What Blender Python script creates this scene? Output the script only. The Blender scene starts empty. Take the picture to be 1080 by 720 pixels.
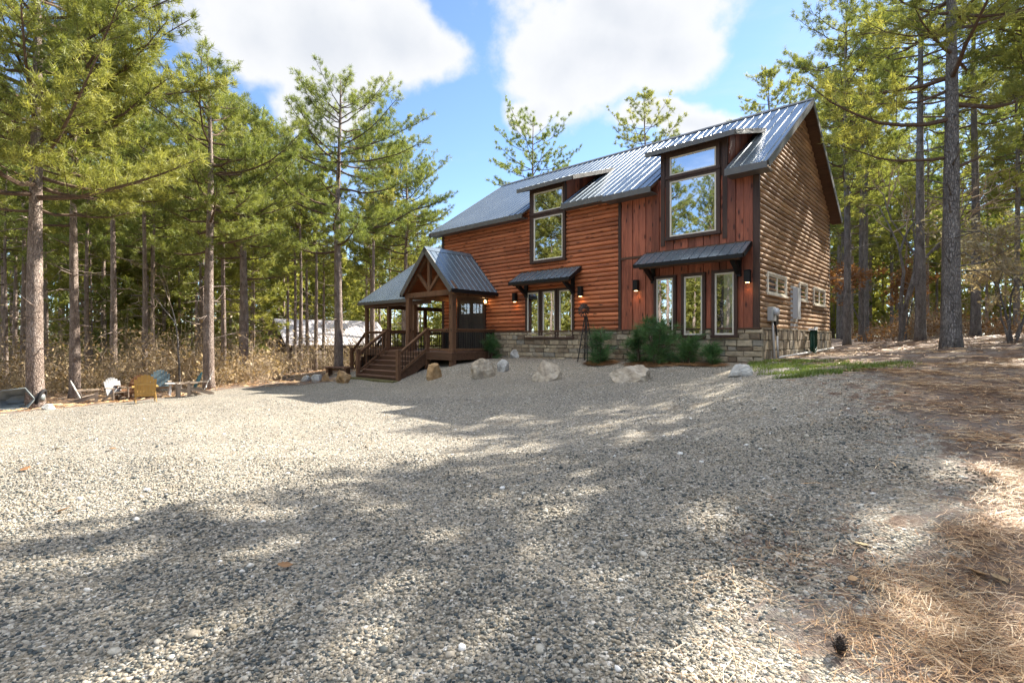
import bpy, math, random
import numpy as np
R = math.radians
random.seed(7)
rng = np.random.default_rng(11)
sc = bpy.context.scene
COL = sc.collection
CH = 1.6                       # camera height over the drive

# ------------------------------------------------------------------ helpers
class MB:
    """collects polygons, builds ONE mesh object"""
    def __init__(s):
        s.v = []; s.f = []; s.t = []; s.tone = 0.5
    def add(s, verts, faces, tone=None):
        o = len(s.v); s.v.extend([tuple(p) for p in verts])
        for f in faces:
            s.f.append(tuple(i + o for i in f)); s.t.append(s.tone if tone is None else tone)
    def box(s, x0, x1, y0, y1, z0, z1, tone=None):
        if x0 > x1: x0, x1 = x1, x0
        if y0 > y1: y0, y1 = y1, y0
        if z0 > z1: z0, z1 = z1, z0
        s.add([(x0,y0,z0),(x1,y0,z0),(x1,y1,z0),(x0,y1,z0),(x0,y0,z1),(x1,y0,z1),(x1,y1,z1),(x0,y1,z1)],
              [(0,3,2,1),(4,5,6,7),(0,1,5,4),(1,2,6,5),(2,3,7,6),(3,0,4,7)], tone)
    def hexa(s, p, tone=None):   # 8 points, bottom 4 then top 4 (ccw)
        s.add(p, [(0,3,2,1),(4,5,6,7),(0,1,5,4),(1,2,6,5),(2,3,7,6),(3,0,4,7)], tone)
    def bar(s, a, b, w, h, up=(0,0,1), tone=None):
        a = np.array(a, float); b = np.array(b, float); d = b - a; d /= np.linalg.norm(d)
        u = np.array(up, float)
        if abs(d @ u) > .95: u = np.array((0,1.0,0)) if abs(d[1]) < .9 else np.array((1.0,0,0))
        sd = np.cross(d, u); sd /= np.linalg.norm(sd); u = np.cross(sd, d)
        P = []
        for c in (a, b):
            for i, j in ((-1,-1),(1,-1),(1,1),(-1,1)):
                P.append(c + sd*w/2*i + u*h/2*j)
        s.add(P, [(0,1,2,3),(7,6,5,4),(0,4,5,1),(1,5,6,2),(2,6,7,3),(3,7,4,0)], tone)
    def tube(s, pts, rad, n=6, cap=True, tone=None):
        pts = [np.array(p, float) for p in pts]; k = len(pts)
        if not hasattr(rad, '__len__'): rad = [rad]*k
        V = []; ref = None
        for i in range(k):
            d = pts[min(i+1,k-1)] - pts[max(i-1,0)]; d /= (np.linalg.norm(d) + 1e-9)
            if ref is None:
                ref = np.array((1.0,0,0)) if abs(d[0]) < .8 else np.array((0,1.0,0))
            a = ref - d*(ref @ d); a /= np.linalg.norm(a); b = np.cross(d, a); ref = a
            for j in range(n):
                t = 2*math.pi*j/n
                V.append(pts[i] + rad[i]*(a*math.cos(t) + b*math.sin(t)))
        F = []
        for i in range(k-1):
            for j in range(n):
                j2 = (j+1) % n
                F.append((i*n+j, i*n+j2, (i+1)*n+j2, (i+1)*n+j))
        if cap:
            F.append(tuple(range(n-1,-1,-1))); F.append(tuple((k-1)*n+j for j in range(n)))
        s.add(V, F, tone)
    def build(s, name, m, parent=None, smooth=False, bevel=0):
        me = bpy.data.meshes.new(name)
        me.from_pydata(s.v, [], s.f)
        a = me.attributes.new('tone', 'FLOAT', 'FACE')
        a.data.foreach_set('value', np.array(s.t, dtype=np.float32))
        if smooth: me.polygons.foreach_set('use_smooth', np.ones(len(me.polygons), dtype=bool))
        me.materials.append(m)
        o = bpy.data.objects.new(name, me); COL.objects.link(o)
        if parent is not None: o.parent = parent
        if bevel:
            md = o.modifiers.new('Bevel', 'BEVEL'); md.width = bevel; md.segments = 2; md.limit_method = 'ANGLE'
        return o

def bigmesh(name, V, F, m, parent=None, tone=None, smooth=False):
    """V (n,3), F (m,k) numpy -> object; tone per vertex"""
    me = bpy.data.meshes.new(name)
    V = np.ascontiguousarray(V, dtype=np.float32); F = np.ascontiguousarray(F, dtype=np.int32)
    k = F.shape[1]
    me.vertices.add(len(V)); me.vertices.foreach_set('co', V.ravel())
    me.loops.add(F.size); me.loops.foreach_set('vertex_index', F.ravel())
    me.polygons.add(len(F)); me.polygons.foreach_set('loop_start', np.arange(0, F.size, k, dtype=np.int32))
    if tone is not None:
        a = me.attributes.new('tone', 'FLOAT', 'POINT'); a.data.foreach_set('value', np.ascontiguousarray(tone, dtype=np.float32))
    me.update(calc_edges=True)
    if smooth: me.polygons.foreach_set('use_smooth', np.ones(len(F), dtype=bool))
    me.materials.append(m)
    o = bpy.data.objects.new(name, me); COL.objects.link(o)
    if parent is not None: o.parent = parent
    return o

def tag(o, label=None, cat=None, group=None, kind=None):
    if label: o['label'] = label
    if cat: o['category'] = cat
    if group: o['group'] = group
    if kind: o['kind'] = kind
    return o
def thing(name, label, cat, loc=(0,0,0), rz=0, group=None):
    o = bpy.data.objects.new(name, None); COL.objects.link(o)
    o.location = loc; o.rotation_euler = (0,0,rz); o.empty_display_size = .2
    return tag(o, label, cat, group)
def dup(root, loc, rz, scale=1.0, label=None, group=None):
    r = root.copy(); COL.objects.link(r); r.location = loc; r.rotation_euler = (0,0,rz); r.scale = (scale,)*3
    if label: r['label'] = label
    if group: r['group'] = group
    for ch in list(root.children):
        c = ch.copy(); COL.objects.link(c); c.parent = r
        for g in ch.children:
            d = g.copy(); COL.objects.link(d); d.parent = c
    return r

# ------------------------------------------------------------------ materials
class NT:
    def __init__(s, name):
        s.m = bpy.data.materials.new(name); s.m.use_nodes = True
        s.t = s.m.node_tree; s.t.nodes.clear()
        s.out = s.t.nodes.new('ShaderNodeOutputMaterial')
    def n(s, typ, ins=None, **props):
        nd = s.t.nodes.new('ShaderNode' + typ)
        for k, v in props.items(): setattr(nd, k, v)
        for k, v in (ins or {}).items():
            sk = nd.inputs[k]
            if isinstance(v, bpy.types.NodeSocket): s.t.links.new(v, sk)
            else: sk.default_value = v
        return nd
    def ramp(s, fac, stops, interp='LINEAR'):
        nd = s.n('ValToRGB', {'Fac': fac}); cr = nd.color_ramp; cr.interpolation = interp
        while len(cr.elements) < len(stops): cr.elements.new(.5)
        for e, (p, c) in zip(cr.elements, stops):
            e.position = p; e.color = (*c, 1) if len(c) == 3 else c
        return nd.outputs['Color']
    def coords(s, scale=(1,1,1), rot=(0,0,0), which='Object'):
        tc = s.n('TexCoord')
        return s.n('Mapping', {'Vector': tc.outputs[which], 'Scale': scale, 'Rotation': rot}).outputs['Vector']
    def mix(s, fac, a, b, mode='MIX'):
        nd = s.n('Mix', data_type='RGBA', blend_type=mode)
        for i, v in ((0, fac), (6, a), (7, b)):
            sk = nd.inputs[i]
            if isinstance(v, bpy.types.NodeSocket): s.t.links.new(v, sk)
            else: sk.default_value = v if i == 0 else ((*v, 1) if len(v) == 3 else v)
        return nd.outputs[2]
    def math(s, op, a, b=None, c=None, clamp=False):
        nd = s.n('Math', operation=op, use_clamp=clamp)
        for i, v in enumerate((a, b, c)):
            if v is None: continue
            if isinstance(v, bpy.types.NodeSocket): s.t.links.new(v, nd.inputs[i])
            else: nd.inputs[i].default_value = v
        return nd.outputs[0]
    def maprange(s, v, a, b, c=0, d=1, smooth=False):
        return s.n('MapRange', {'Value': v, 1: a, 2: b, 3: c, 4: d}, interpolation_type='SMOOTHSTEP' if smooth else 'LINEAR').outputs[0]
    def noise(s, vec, scale, detail=4, rough=.6, dist=0):
        return s.n('TexNoise', {'Vector': vec, 'Scale': scale, 'Detail': detail, 'Roughness': rough, 'Distortion': dist}).outputs['Fac']
    def bump(s, h, strength=.4, dist=.01, normal=None):
        ins = {'Height': h, 'Strength': strength, 'Distance': dist}
        if normal is not None: ins['Normal'] = normal
        return s.n('Bump', ins).outputs['Normal']
    def surf(s, sh):
        s.t.links.new(sh, s.out.inputs['Surface']); return s.m
    def pbr(s, color, rough=.6, metal=0, normal=None, spec=.5):
        ins = {'Metallic': metal, 'Specular IOR Level': spec}
        nd = s.n('BsdfPrincipled', ins)
        for k, v in (('Base Color', color), ('Roughness', rough)):
            if isinstance(v, bpy.types.NodeSocket): s.t.links.new(v, nd.inputs[k])
            else: nd.inputs[k].default_value = ((*v, 1) if k == 'Base Color' and len(v) == 3 else v)
        if normal is not None: s.t.links.new(normal, nd.inputs['Normal'])
        return s.surf(nd.outputs['BSDF'])
    def attr(s, name='tone'):
        return s.n('Attribute', attribute_name=name).outputs['Fac']

def wood(name, c_dark, c_mid, c_light, along='x', board=None, rough=.55, knots=True, bump=.25, vary=.35):
    """stained timber: grain along one axis, tone per board from 'board' (axis index, width) or the tone attribute"""
    t = NT(name)
    g = {'x': (.9, 14, 14), 'y': (14, .9, 14), 'z': (14, 14, .9)}[along]
    oc = t.coords()
    gv = t.coords(g)
    nz = t.noise(gv, 3.0, 6, .65, .3)
    nl = t.noise(oc, .55, 3, .5)
    col = t.ramp(nz, [(.28, c_dark), (.5, c_mid), (.74, c_light)])
    # streaks of uneven stain
    st = t.noise(t.coords({'x': (.35, 5, 5), 'y': (5, .35, 5), 'z': (5, 5, .35)}[along]), 2.1, 3, .6)
    col = t.mix(t.maprange(st, .45, .75, 0, .75), col, tuple(x*.55 for x in c_dark))
    col = t.mix(t.maprange(nl, .3, .7, 0, .35), col, c_light)
    if board:
        sx = t.n('SeparateXYZ', {'Vector': oc}).outputs[board[0]]
        fl = t.math('FLOOR', t.math('DIVIDE', t.math('ADD', sx, board[2] if len(board) > 2 else 0), board[1]))
        wn = t.n('TexWhiteNoise', {'W': fl}, noise_dimensions='1D').outputs['Value']
    else:
        wn = t.attr('tone')
    col = t.mix(1, col, t.ramp(wn, [(0, (1-vary,)*3), (1, (1+vary*.6,)*3)]), 'MULTIPLY')
    if board:                                              # butt joints between lengths of log
        ax = {'x': 0, 'y': 1, 'z': 2}[along]
        pos = t.math('ADD', t.math('DIVIDE', t.n('SeparateXYZ', {'Vector': oc}).outputs[ax], 3.1), t.math('MULTIPLY', wn, 9.7))
        seg = t.math('FLOOR', pos); fr = t.math('FRACT', pos)
        cv = t.n('CombineXYZ', {0: seg, 1: fl}).outputs[0]
        w2 = t.n('TexWhiteNoise', {'Vector': cv}, noise_dimensions='2D').outputs['Value']
        col = t.mix(1, col, t.ramp(w2, [(0, (.74,.7,.68)), (.5, (1,1,1)), (1, (1.16,1.2,1.22))]), 'MULTIPLY')
        col = t.mix(t.math('LESS_THAN', fr, .0035), col, tuple(x*.2 for x in c_dark))
    if knots:
        kv = t.coords({'x': (2.2, 7, 7), 'y': (7, 2.2, 7), 'z': (7, 7, 2.2)}[along])
        vo = t.n('TexVoronoi', {'Vector': kv, 'Scale': 1.0, 'Randomness': 1.0})
        kn = t.maprange(vo.outputs['Distance'], .1, .24, .9, 0)
        col = t.mix(kn, col, tuple(x*.22 for x in c_dark))
    nm = t.bump(nz, bump, .006)
    return t.pbr(col, rough, 0, nm, .35)

def plain(name, c, rough=.6, metal=0, vary=.2, scale=6, bump=.15, spec=.4):
    t = NT(name); oc = t.coords()
    n1 = t.noise(oc, scale, 5, .6)
    col = t.mix(1, c, t.ramp(n1, [(.25, (1-vary,)*3), (.75, (1+vary,)*3)]), 'MULTIPLY')
    return t.pbr(col, t.maprange(n1, .3, .7, rough-.06, rough+.08), metal, t.bump(t.noise(oc, scale*6, 3), bump, .004), spec)

M = {}
M['log'] = wood('cedar_log', (.25,.064,.027), (.48,.145,.056), (.6,.23,.1), 'x', (2, .15, -.94), .5, vary=.3)
M['log_gable'] = wood('sunlit_tone_cedar_log', (.15,.08,.04), (.41,.24,.125), (.58,.375,.21), 'y', (2, .15, -.94), .6, vary=.25)  # paler tan than the front logs: sunlight put into the colour
M['board'] = wood('cedar_board', (.12,.032,.018), (.31,.088,.046), (.44,.15,.08), 'z', None, .5, vary=.45)
M['trim'] = wood('dark_trim', (.03,.016,.011), (.06,.032,.022), (.085,.048,.034), 'z', None, .6, False, vary=.15)
M['trim_x'] = wood('dark_trim_beam', (.05,.024,.013), (.1,.05,.027), (.15,.08,.045), 'x', None, .6, False, vary=.2)
M['post'] = wood('stained_post', (.075,.035,.018), (.15,.075,.038), (.2,.105,.055), 'z', None, .6, True, vary=.2)
M['cedar_soffit'] = wood('orange_cedar_soffit', (.13,.036,.013), (.23,.07,.024), (.3,.1,.04), 'y', None, .5, vary=.2)
M['deck'] = wood('deck_plank', (.08,.04,.025), (.16,.085,.055), (.22,.125,.085), 'x', None, .65, False, vary=.3)
M['fascia'] = plain('fascia_metal', (.13,.125,.115), .45, .3, .12)
M['black'] = plain('black_metal', (.014,.013,.013), .45, .4, .1)
M['sash'] = plain('tan_window_sash', (.66,.6,.49), .5, 0, .05)
M['door'] = wood('door_timber', (.03,.024,.02), (.055,.045,.038), (.08,.068,.055), 'z', None, .5, False, vary=.2)
M['grey_box'] = plain('grey_enamel', (.5,.51,.52), .4, .1, .06)
M['meter'] = plain('meter_grey', (.4,.41,.4), .45, .2, .1)
M['hose'] = plain('green_hose_rubber', (.006,.05,.028), .35, 0, .15)
M['white'] = plain('white_paint', (.72,.71,.68), .5, 0, .08)
M['mortar'] = plain('mortar', (.3,.27,.22), .9, 0, .2, 9)
M['inside'] = plain('dark_room', (.012,.011,.01), .9, 0, .1)
M['curtain'] = plain('beige_curtain', (.78,.7,.58), .9, 0, .06, 3)
M['pipe'] = plain('pvc_pipe', (.55,.53,.5), .5, 0, .08)

def metal_roof():
    t = NT('ribbed_metal_roof'); oc = t.coords()
    n1 = t.noise(oc, .8, 4, .6); n2 = t.noise(t.coords((1, 1, 1)), 14, 4)
    col = t.ramp(n1, [(.3, (.14,.18,.215)), (.7, (.19,.23,.26))])
    return t.pbr(col, t.maprange(n2, .3, .7, .24, .28), .5, t.bump(n1, .12, .02), .5)
M['metal'] = metal_roof()

def glass(name, amt=.58):
    t = NT(name); oc = t.coords()
    nz = t.noise(oc, 1.3, 2, .5)
    nm = t.bump(nz, .06, .02)
    gl = t.n('BsdfGlossy', {'Color': (.93,.96,1,1), 'Roughness': .012, 'Normal': nm})
    tr = t.n('BsdfTransparent', {'Color': (.75,.8,.78,1)})
    fr = t.n('Fresnel', {'IOR': 1.5})
    fac = t.math('ADD', t.math('MULTIPLY', fr.outputs[0], .6), amt, clamp=True)
    return t.surf(t.n('MixShader', {0: fac, 1: tr.outputs[0], 2: gl.outputs[0]}).outputs[0])
M['glass'] = glass('window_glass'); M['door_glass'] = glass('door_glass', .14); M['clear_glass'] = glass('clear_window_glass', .33)

def stone(name, ramp, scale=1.0, use_tone=True):
    t = NT(name); oc = t.coords()
    n1 = t.noise(oc, 7*scale, 7, .7); n2 = t.noise(oc, 2.3*scale, 4, .6, 1)
    if use_tone: base = t.ramp(t.attr('tone'), ramp)
    else: base = t.ramp(n2, ramp)
    col = t.mix(1, base, t.ramp(n1, [(.25, (.42,.39,.35)), (.52, (1,1,1)), (.8, (1.35,1.3,1.22))]), 'MULTIPLY')
    col = t.mix(t.maprange(n2, .55, .72, 0, .45), col, (.30,.2,.11))
    return t.pbr(col, .85, 0, t.bump(n1, .7, .025), .25)
M['ashlar'] = stone('ashlar_stone', [(0, (.15,.11,.075)), (.25, (.25,.2,.14)), (.5, (.33,.265,.18)), (.75, (.42,.345,.24)), (1, (.22,.205,.175))])
M['rock'] = stone('pale_boulder', [(.3, (.27,.22,.16)), (.5, (.42,.36,.28)), (.7, (.56,.51,.43))], .8, False)
M['rock_tan'] = stone('tan_boulder', [(.3, (.25,.15,.07)), (.5, (.4,.26,.13)), (.7, (.52,.4,.25))], .9, False)
M['rock_white'] = stone('white_boulder', [(.3, (.34,.33,.31)), (.5, (.48,.47,.44)), (.7, (.6,.59,.57))], .8, False)

def bark(name, c1, c2, c3):
    t = NT(name)
    v = t.coords((1, 1, .28))
    vo = t.n('TexVoronoi', {'Vector': v, 'Scale': 30.0}, feature='DISTANCE_TO_EDGE')
    n1 = t.noise(t.coords((1,1,.35)), 9, 6, .7)
    n2 = t.noise(t.coords(), 1.1, 3, .6)
    col = t.ramp(n1, [(.3, c1), (.5, c2), (.72, c3)])
    col = t.mix(t.maprange(vo.outputs['Distance'], 0, .09, .55, 0), col, tuple(x*.5 for x in c1))
    col = t.mix(t.maprange(n2, .5, .7, 0, .5), col, c3)
    h = t.math('ADD', t.math('MULTIPLY', t.maprange(vo.outputs['Distance'], 0, .16), .8), t.math('MULTIPLY', n1, .5))
    return t.pbr(col, .92, 0, t.bump(h, 1.0, .035), .15)
M['bark'] = bark('pine_bark', (.17,.125,.1), (.34,.265,.22), (.5,.42,.37))
M['bark_grey'] = bark('grey_pine_bark', (.11,.1,.095), (.22,.2,.185), (.36,.335,.31))
M['limb'] = plain('pine_limb_bark', (.115,.08,.058), .9, 0, .4, 12, .4, .1)

def foliage(name, dark, mid, light, trans=.5):
    t = NT(name)
    oi = t.n('ObjectInfo').outputs['Random']
    tn = t.attr('tone')
    nz = t.noise(t.coords(), .55, 3, .6)
    f = t.math('ADD', t.math('MULTIPLY', tn, .6), t.math('MULTIPLY', t.maprange(nz, .3, .7), .4))
    col = t.ramp(f, [(.05, dark), (.45, mid), (.95, light)])
    col = t.mix(1, col, t.ramp(oi, [(0, (.8,.9,.9)), (1, (1.12,1.05,.95))]), 'MULTIPLY')
    df = t.n('BsdfDiffuse', {'Color': col})
    tl = t.n('BsdfTranslucent', {'Color': t.mix(.3, col, (.6,.62,.12), 'OVERLAY')})
    gl = t.n('BsdfGlossy', {'Color': (.9,.95,.85,1), 'Roughness': .55})
    m1 = t.n('MixShader', {0: trans, 1: df.outputs[0], 2: tl.outputs[0]})
    return t.surf(t.n('MixShader', {0: .035, 1: m1.outputs[0], 2: gl.outputs[0]}).outputs[0])
M['needles'] = foliage('pine_needles', (.09,.125,.03), (.255,.275,.065), (.40,.385,.10))
M['needles_dark'] = foliage('dark_pine_needles', (.04,.10,.04), (.075,.17,.06), (.13,.23,.075), .3)
M['dry'] = foliage('dry_leaves', (.2,.125,.06), (.36,.24,.125), (.5,.37,.22), .3)
M['rust'] = foliage('rust_leaves', (.17,.07,.025), (.30,.125,.045), (.38,.2,.09), .3)
M['pale_leaf'] = foliage('pale_beech_leaves', (.3,.21,.12), (.42,.32,.21), (.52,.43,.31), .35)
M['twig'] = plain('dry_twig', (.34,.265,.185), .9, 0, .3, 8, .2, .1)
def straw_mat():
    t = NT('pine_straw'); nz = t.noise(t.coords(), 1.6, 3, .6)
    f = t.math('ADD', t.math('MULTIPLY', t.attr('tone'), .75), t.math('MULTIPLY', t.maprange(nz, .35, .65), .25))
    return t.pbr(t.ramp(f, [(.02, (.08,.036,.016)), (.35, (.33,.165,.065)), (.65, (.58,.38,.19)), (.98, (.8,.66,.46))]), .55, 0, None, .4)
M['straw'] = straw_mat()
M['grass'] = foliage('grass_blades', (.06,.1,.02), (.14,.2,.035), (.24,.29,.06), .35)

def pebble_mat():
    t = NT('gravel_stone'); oc = t.coords()
    n1 = t.noise(oc, 60, 3, .6)
    col = t.ramp(t.attr('tone'), [(0, (.035,.045,.05)), (.2, (.10,.11,.105)), (.4, (.235,.2,.145)), (.68, (.34,.30,.24)), (.9, (.46,.42,.345)), (1, (.72,.70,.66))])
    col = t.mix(1, col, t.ramp(n1, [(.3, (.8,.8,.8)), (.7, (1.15,1.15,1.15))]), 'MULTIPLY')
    return t.pbr(col, .8, 0, None, .3)
M['pebble'] = pebble_mat()
# ------------------------------------------------------------------ terrain (heights are relative to the lens, then lifted by CH)
A_ = np.array((-.7376,.6752)); B_ = np.array((.6752,.7376)); C0 = np.array((6.72,14.0))
def uv(u, v):                    # house plan -> world x, y
    p = C0 + A_*u - B_*v
    return float(p[0]), float(p[1])
ctrl = [(0,1.5,-1.56),(0,-6,-1.5),(-3,3,-1.56),(3,3,-1.42),(3.2,3.2,-1.2),(1.5,2.3,-1.5),(6,4,-1.0),(0,8,-1.55),(-5,8,-1.62),(0,5,-1.56),(3,8,-1.3),
 (11.15,13,-.22),(5.6,9.5,-.62),(8,8,-.62),(5.2,6,-1.0),(15,15,0),(20,20,.2),(13,6,-.2),(9,11,-.42),(5.3,12,-.88),(4.4,10,-.9),
 (2.98,12.9,-1.05),(1.05,15.3,-1.25),(-.98,17.1,-1.32),(-6.4,19.4,-1.65),(-8.56,21.5,-1.75),(-9.15,27,-1.55),
 (-11.6,19.6,-1.85),(-13.4,18.6,-2.3),(-13.5,14.5,-1.93),(-16.4,19.2,-2.2),(-12.3,12.3,-1.8),(-13,15.9,-2.0),(-6,14,-1.62),(-2,12,-1.55),(-3,15,-1.6),(-8,10,-1.66),
 (-20,30,-2.5),(-10,45,-2.6),(-20,46,-2.7),(-30,20,-2.7),(0,45,-1.2),(20,40,-.1),(30,20,.4),(-40,60,-3.2),(40,60,.2),(15.7,24,-.31),(14.8,20,-.15),
 (-20,5,-1.95),(-15,-10,-1.7),(15,-10,-.4),(13,20.4,-.476),(12,25,-.45),(3,29,-.8),(-7.3,26.8,-1.5),(-12,24,-1.95),(-40,0,-2.6),(45,0,.6),(0,-40,-1.8)]
for u in (0, 3, 6, 9):
    ctrl.append((*uv(u, .3), -.63 - .008*u)); ctrl.append((*uv(u, -4), -.6))
for u in (10.5, 12.5, 14): ctrl.append((*uv(u, 3.75), -1.57))
for u in (10.5, 13): ctrl.append((*uv(u, .2), -.78))
ctrl += [(*uv(9.9,2.3),-.93),(*uv(11.2,2.4),-1.12),(*uv(10.3,3.3),-1.47),(*uv(9.6,1.2),-.8)]
ctrl = np.array(ctrl, float)
_d = np.sqrt(((ctrl[:,None,:2] - ctrl[None,:,:2])**2).sum(-1))
_n = len(ctrl)
_A = np.zeros((_n+1,_n+1)); _A[:_n,:_n] = -_d + np.eye(_n)*.15; _A[:_n,_n] = 1; _A[_n,:_n] = 1
_w = np.linalg.solve(_A, np.concatenate([ctrl[:,2], [0]]))
def gz(x, y):
    """ground height relative to the lens"""
    x = np.asarray(x, float); y = np.asarray(y, float)
    sh = x.shape; p = np.stack([x.ravel(), y.ravel()], 1)
    out = np.empty(len(p))
    for i in range(0, len(p), 20000):
        q = p[i:i+20000]
        d = np.sqrt(((q[:,None,:] - ctrl[None,:,:2])**2).sum(-1))
        out[i:i+20000] = -(d @ _w[:_n]) + _w[_n]
    r = np.hypot(p[:,0], p[:,1]-15)
    k = np.clip((r-70)/80, 0, 1); out = out*(1-k) + (-1.2)*k
    out += .018*np.sin(p[:,0]*1.7+.6)*np.cos(p[:,1]*1.3) + .012*np.sin(p[:,0]*3.9+p[:,1]*2.8)
    return out.reshape(sh) if sh else float(out[0])
def G(x, y): return float(gz(np.array([x]), np.array([y]))[0]) + CH       # world z
def pix(px, py):
    """where a sight line meets the terrain: used once, to read the plan of the place from the photograph"""
    zs = np.concatenate([np.linspace(1.2, 40, 1600), np.linspace(40, 90, 300)])
    h = gz((px-540)/540*zs, zs) - (358-py)/540*zs
    i = int(np.argmax(h > 0))
    z = zs[i]
    return (px-540)/540*z, float(z)

# plan of the drive
left_edge = [pix(*p) for p in ((-60,446),(0,438),(100,426.5),(220,412.5),(330,404),(365,402))]
right_edge = [pix(*p) for p in ((880,392),(915,405),(940,430),(978,470),(1000,520),(985,565),(940,598),(890,640),(868,680),(845,740))]
poly = [(-30, -12), (-30, 8)] + left_edge + [uv(18, 3), uv(14.5, .5), uv(0, 0), uv(-.6, .3)] + right_edge + [(.8, .8), (.5, -12)]
poly = np.array(poly)
def sdist(x, y):
    """signed distance to the gravel outline, + inside"""
    p = np.stack([x, y], 1); a = poly; b = np.roll(poly, -1, 0)
    best = np.full(len(p), 1e9); inside = np.zeros(len(p), bool)
    for (ax, ay), (bx, by) in zip(a, b):
        dx, dy = bx-ax, by-ay
        t = np.clip(((p[:,0]-ax)*dx + (p[:,1]-ay)*dy)/(dx*dx+dy*dy+1e-9), 0, 1)
        best = np.minimum(best, np.hypot(p[:,0]-ax-t*dx, p[:,1]-ay-t*dy))
        c = ((ay > p[:,1]) != (by > p[:,1]))
        with np.errstate(divide='ignore', invalid='ignore'):
            xi = ax + (p[:,1]-ay)/(by-ay+1e-12)*dx
        inside ^= c & (p[:,0] < xi)
    return np.where(inside, best, -best)
grass_spots = [(*pix(835,385), 1.2), (*pix(868,388), 1.3), (*pix(905,386), 1.1), (*pix(850,395), .6), (*pix(820,382), .7)]
def grassy(x, y):
    g = np.zeros(len(x))
    for gx, gy, r in grass_spots:
        g = np.maximum(g, np.clip(1.2 - np.hypot((x-gx), (y-gy))/r, 0, 1))
    return g
def wob(x, y): return .35*np.sin(x*1.1+y*.7) + .25*np.sin(x*2.7-y*1.9+1) + .15*np.sin(x*6.1+y*5.3)
def gravelness(x, y):
    s = sdist(x, y) + .7*wob(x, y)*np.clip((np.asarray(x)+8)/8, .25, 1)
    wide = np.clip((np.asarray(x)+2)/4, 0, 1)*.9 + .25
    return np.clip(.5 + s/(2*wide), 0, 1)

def axis(lo, hi, fine_lo, fine_hi, step):
    a = list(np.arange(fine_lo, fine_hi+1e-6, step)); s = step; x = a[-1]
    while x < hi: s *= 1.25; x += s; a.append(x)
    s = step; x = a[0]
    while x > lo: s *= 1.25; x -= s; a.insert(0, x)
    return np.array(a)
gx = axis(-420, 420, -18, 16, .2); gy = axis(-420, 420, 0, 27, .2)
X, Y = np.meshgrid(gx, gy); nx, ny = len(gx), len(gy)
Z = gz(X, Y)
gr = gravelness(X.ravel(), Y.ravel()).reshape(X.shape)
Z = Z + .03*(1-gr)*np.sin(X*2.3+1)*np.sin(Y*2.1)
V = np.stack([X.ravel(), Y.ravel(), Z.ravel()+CH], 1)
idx = np.arange(nx*ny).reshape(ny, nx)
F = np.stack([idx[:-1,:-1].ravel(), idx[:-1,1:].ravel(), idx[1:,1:].ravel(), idx[1:,:-1].ravel()], 1)

def ground_mat():
    t = NT('gravel_and_litter'); oc = t.coords()
    # gravel: stones of three sizes
    v1 = t.n('TexVoronoi', {'Vector': oc, 'Scale': 36.0}); v2 = t.n('TexVoronoi', {'Vector': oc, 'Scale': 80.0})
    stops = [(0, (.05,.058,.06)), (.2, (.12,.125,.115)), (.4, (.25,.215,.16)), (.68, (.35,.31,.25)), (.9, (.46,.42,.35)), (1, (.68,.66,.62))]
    sep1 = t.n('SeparateColor', {'Color': v1.outputs['Color']}).outputs[0]; sep2 = t.n('SeparateColor', {'Color': v2.outputs['Color']}).outputs[0]
    c1 = t.ramp(sep1, stops); c2 = t.ramp(sep2, stops)
    pick = t.noise(oc, 11, 3, .6)
    gcol = t.mix(t.maprange(pick, .42, .58), c1, c2)
    big = t.noise(oc, .35, 4, .6); mid = t.noise(oc, 1.7, 4, .65)
    gcol = t.mix(1, gcol, t.ramp(big, [(.3, (.82,.82,.83)), (.7, (1.16,1.13,1.08))]), 'MULTIPLY')
    gcol = t.mix(t.maprange(mid, .58, .74, 0, .5), gcol, (.3,.23,.15))
    gh = t.math('ADD', t.math('MULTIPLY', t.maprange(v1.outputs['Distance'], .1, .75, 1, 0), 1.0), t.math('MULTIPLY', t.maprange(v2.outputs['Distance'], .1, .75, 1, 0), .45))
    # litter: needles, soil, leaves
    wv = t.n('TexNoise', {'Vector': t.coords((60, 9, 9), (0,0,.5)), 'Scale': 1.0, 'Detail': 4.0, 'Distortion': 1.5}).outputs['Fac']
    wv2 = t.n('TexNoise', {'Vector': t.coords((9, 60, 9), (0,0,-.35)), 'Scale': 1.0, 'Detail': 4.0, 'Distortion': 1.5}).outputs['Fac']
    lf = t.math('MAXIMUM', wv, wv2)
    lcol = t.ramp(lf, [(.42, (.075,.05,.036)), (.56, (.165,.115,.085)), (.68, (.29,.22,.165)), (.8, (.45,.38,.31))])
    soil = t.noise(oc, 1.1, 5, .65)
    lcol = t.mix(t.maprange(soil, .46, .62, 0, .7), lcol, (.23,.2,.175))
    lcol = t.mix(t.maprange(big, .54, .7, 0, .45), lcol, (.28,.15,.08))
    gm = t.attr('tone')
    edge = t.noise(oc, 5.5, 5, .7)
    k = t.maprange(t.math('ADD', gm, t.math('MULTIPLY', t.math('SUBTRACT', edge, .5), 2.2)), .35, .65, smooth=True)
    col = t.mix(k, lcol, gcol)
    hgt = t.n('Mix', data_type='FLOAT')
    t.t.links.new(k, hgt.inputs[0]); t.t.links.new(t.math('MULTIPLY', lf, 1.3), hgt.inputs[2]); t.t.links.new(gh, hgt.inputs[3])
    nm = t.bump(hgt.outputs[0], .9, .02)
    return t.pbr(col, .9, 0, nm, .2)
M['ground'] = ground_mat()
ground = bigmesh('ground', V, F, M['ground'], tone=gr.ravel(), smooth=True)
tag(ground, kind='structure')

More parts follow.
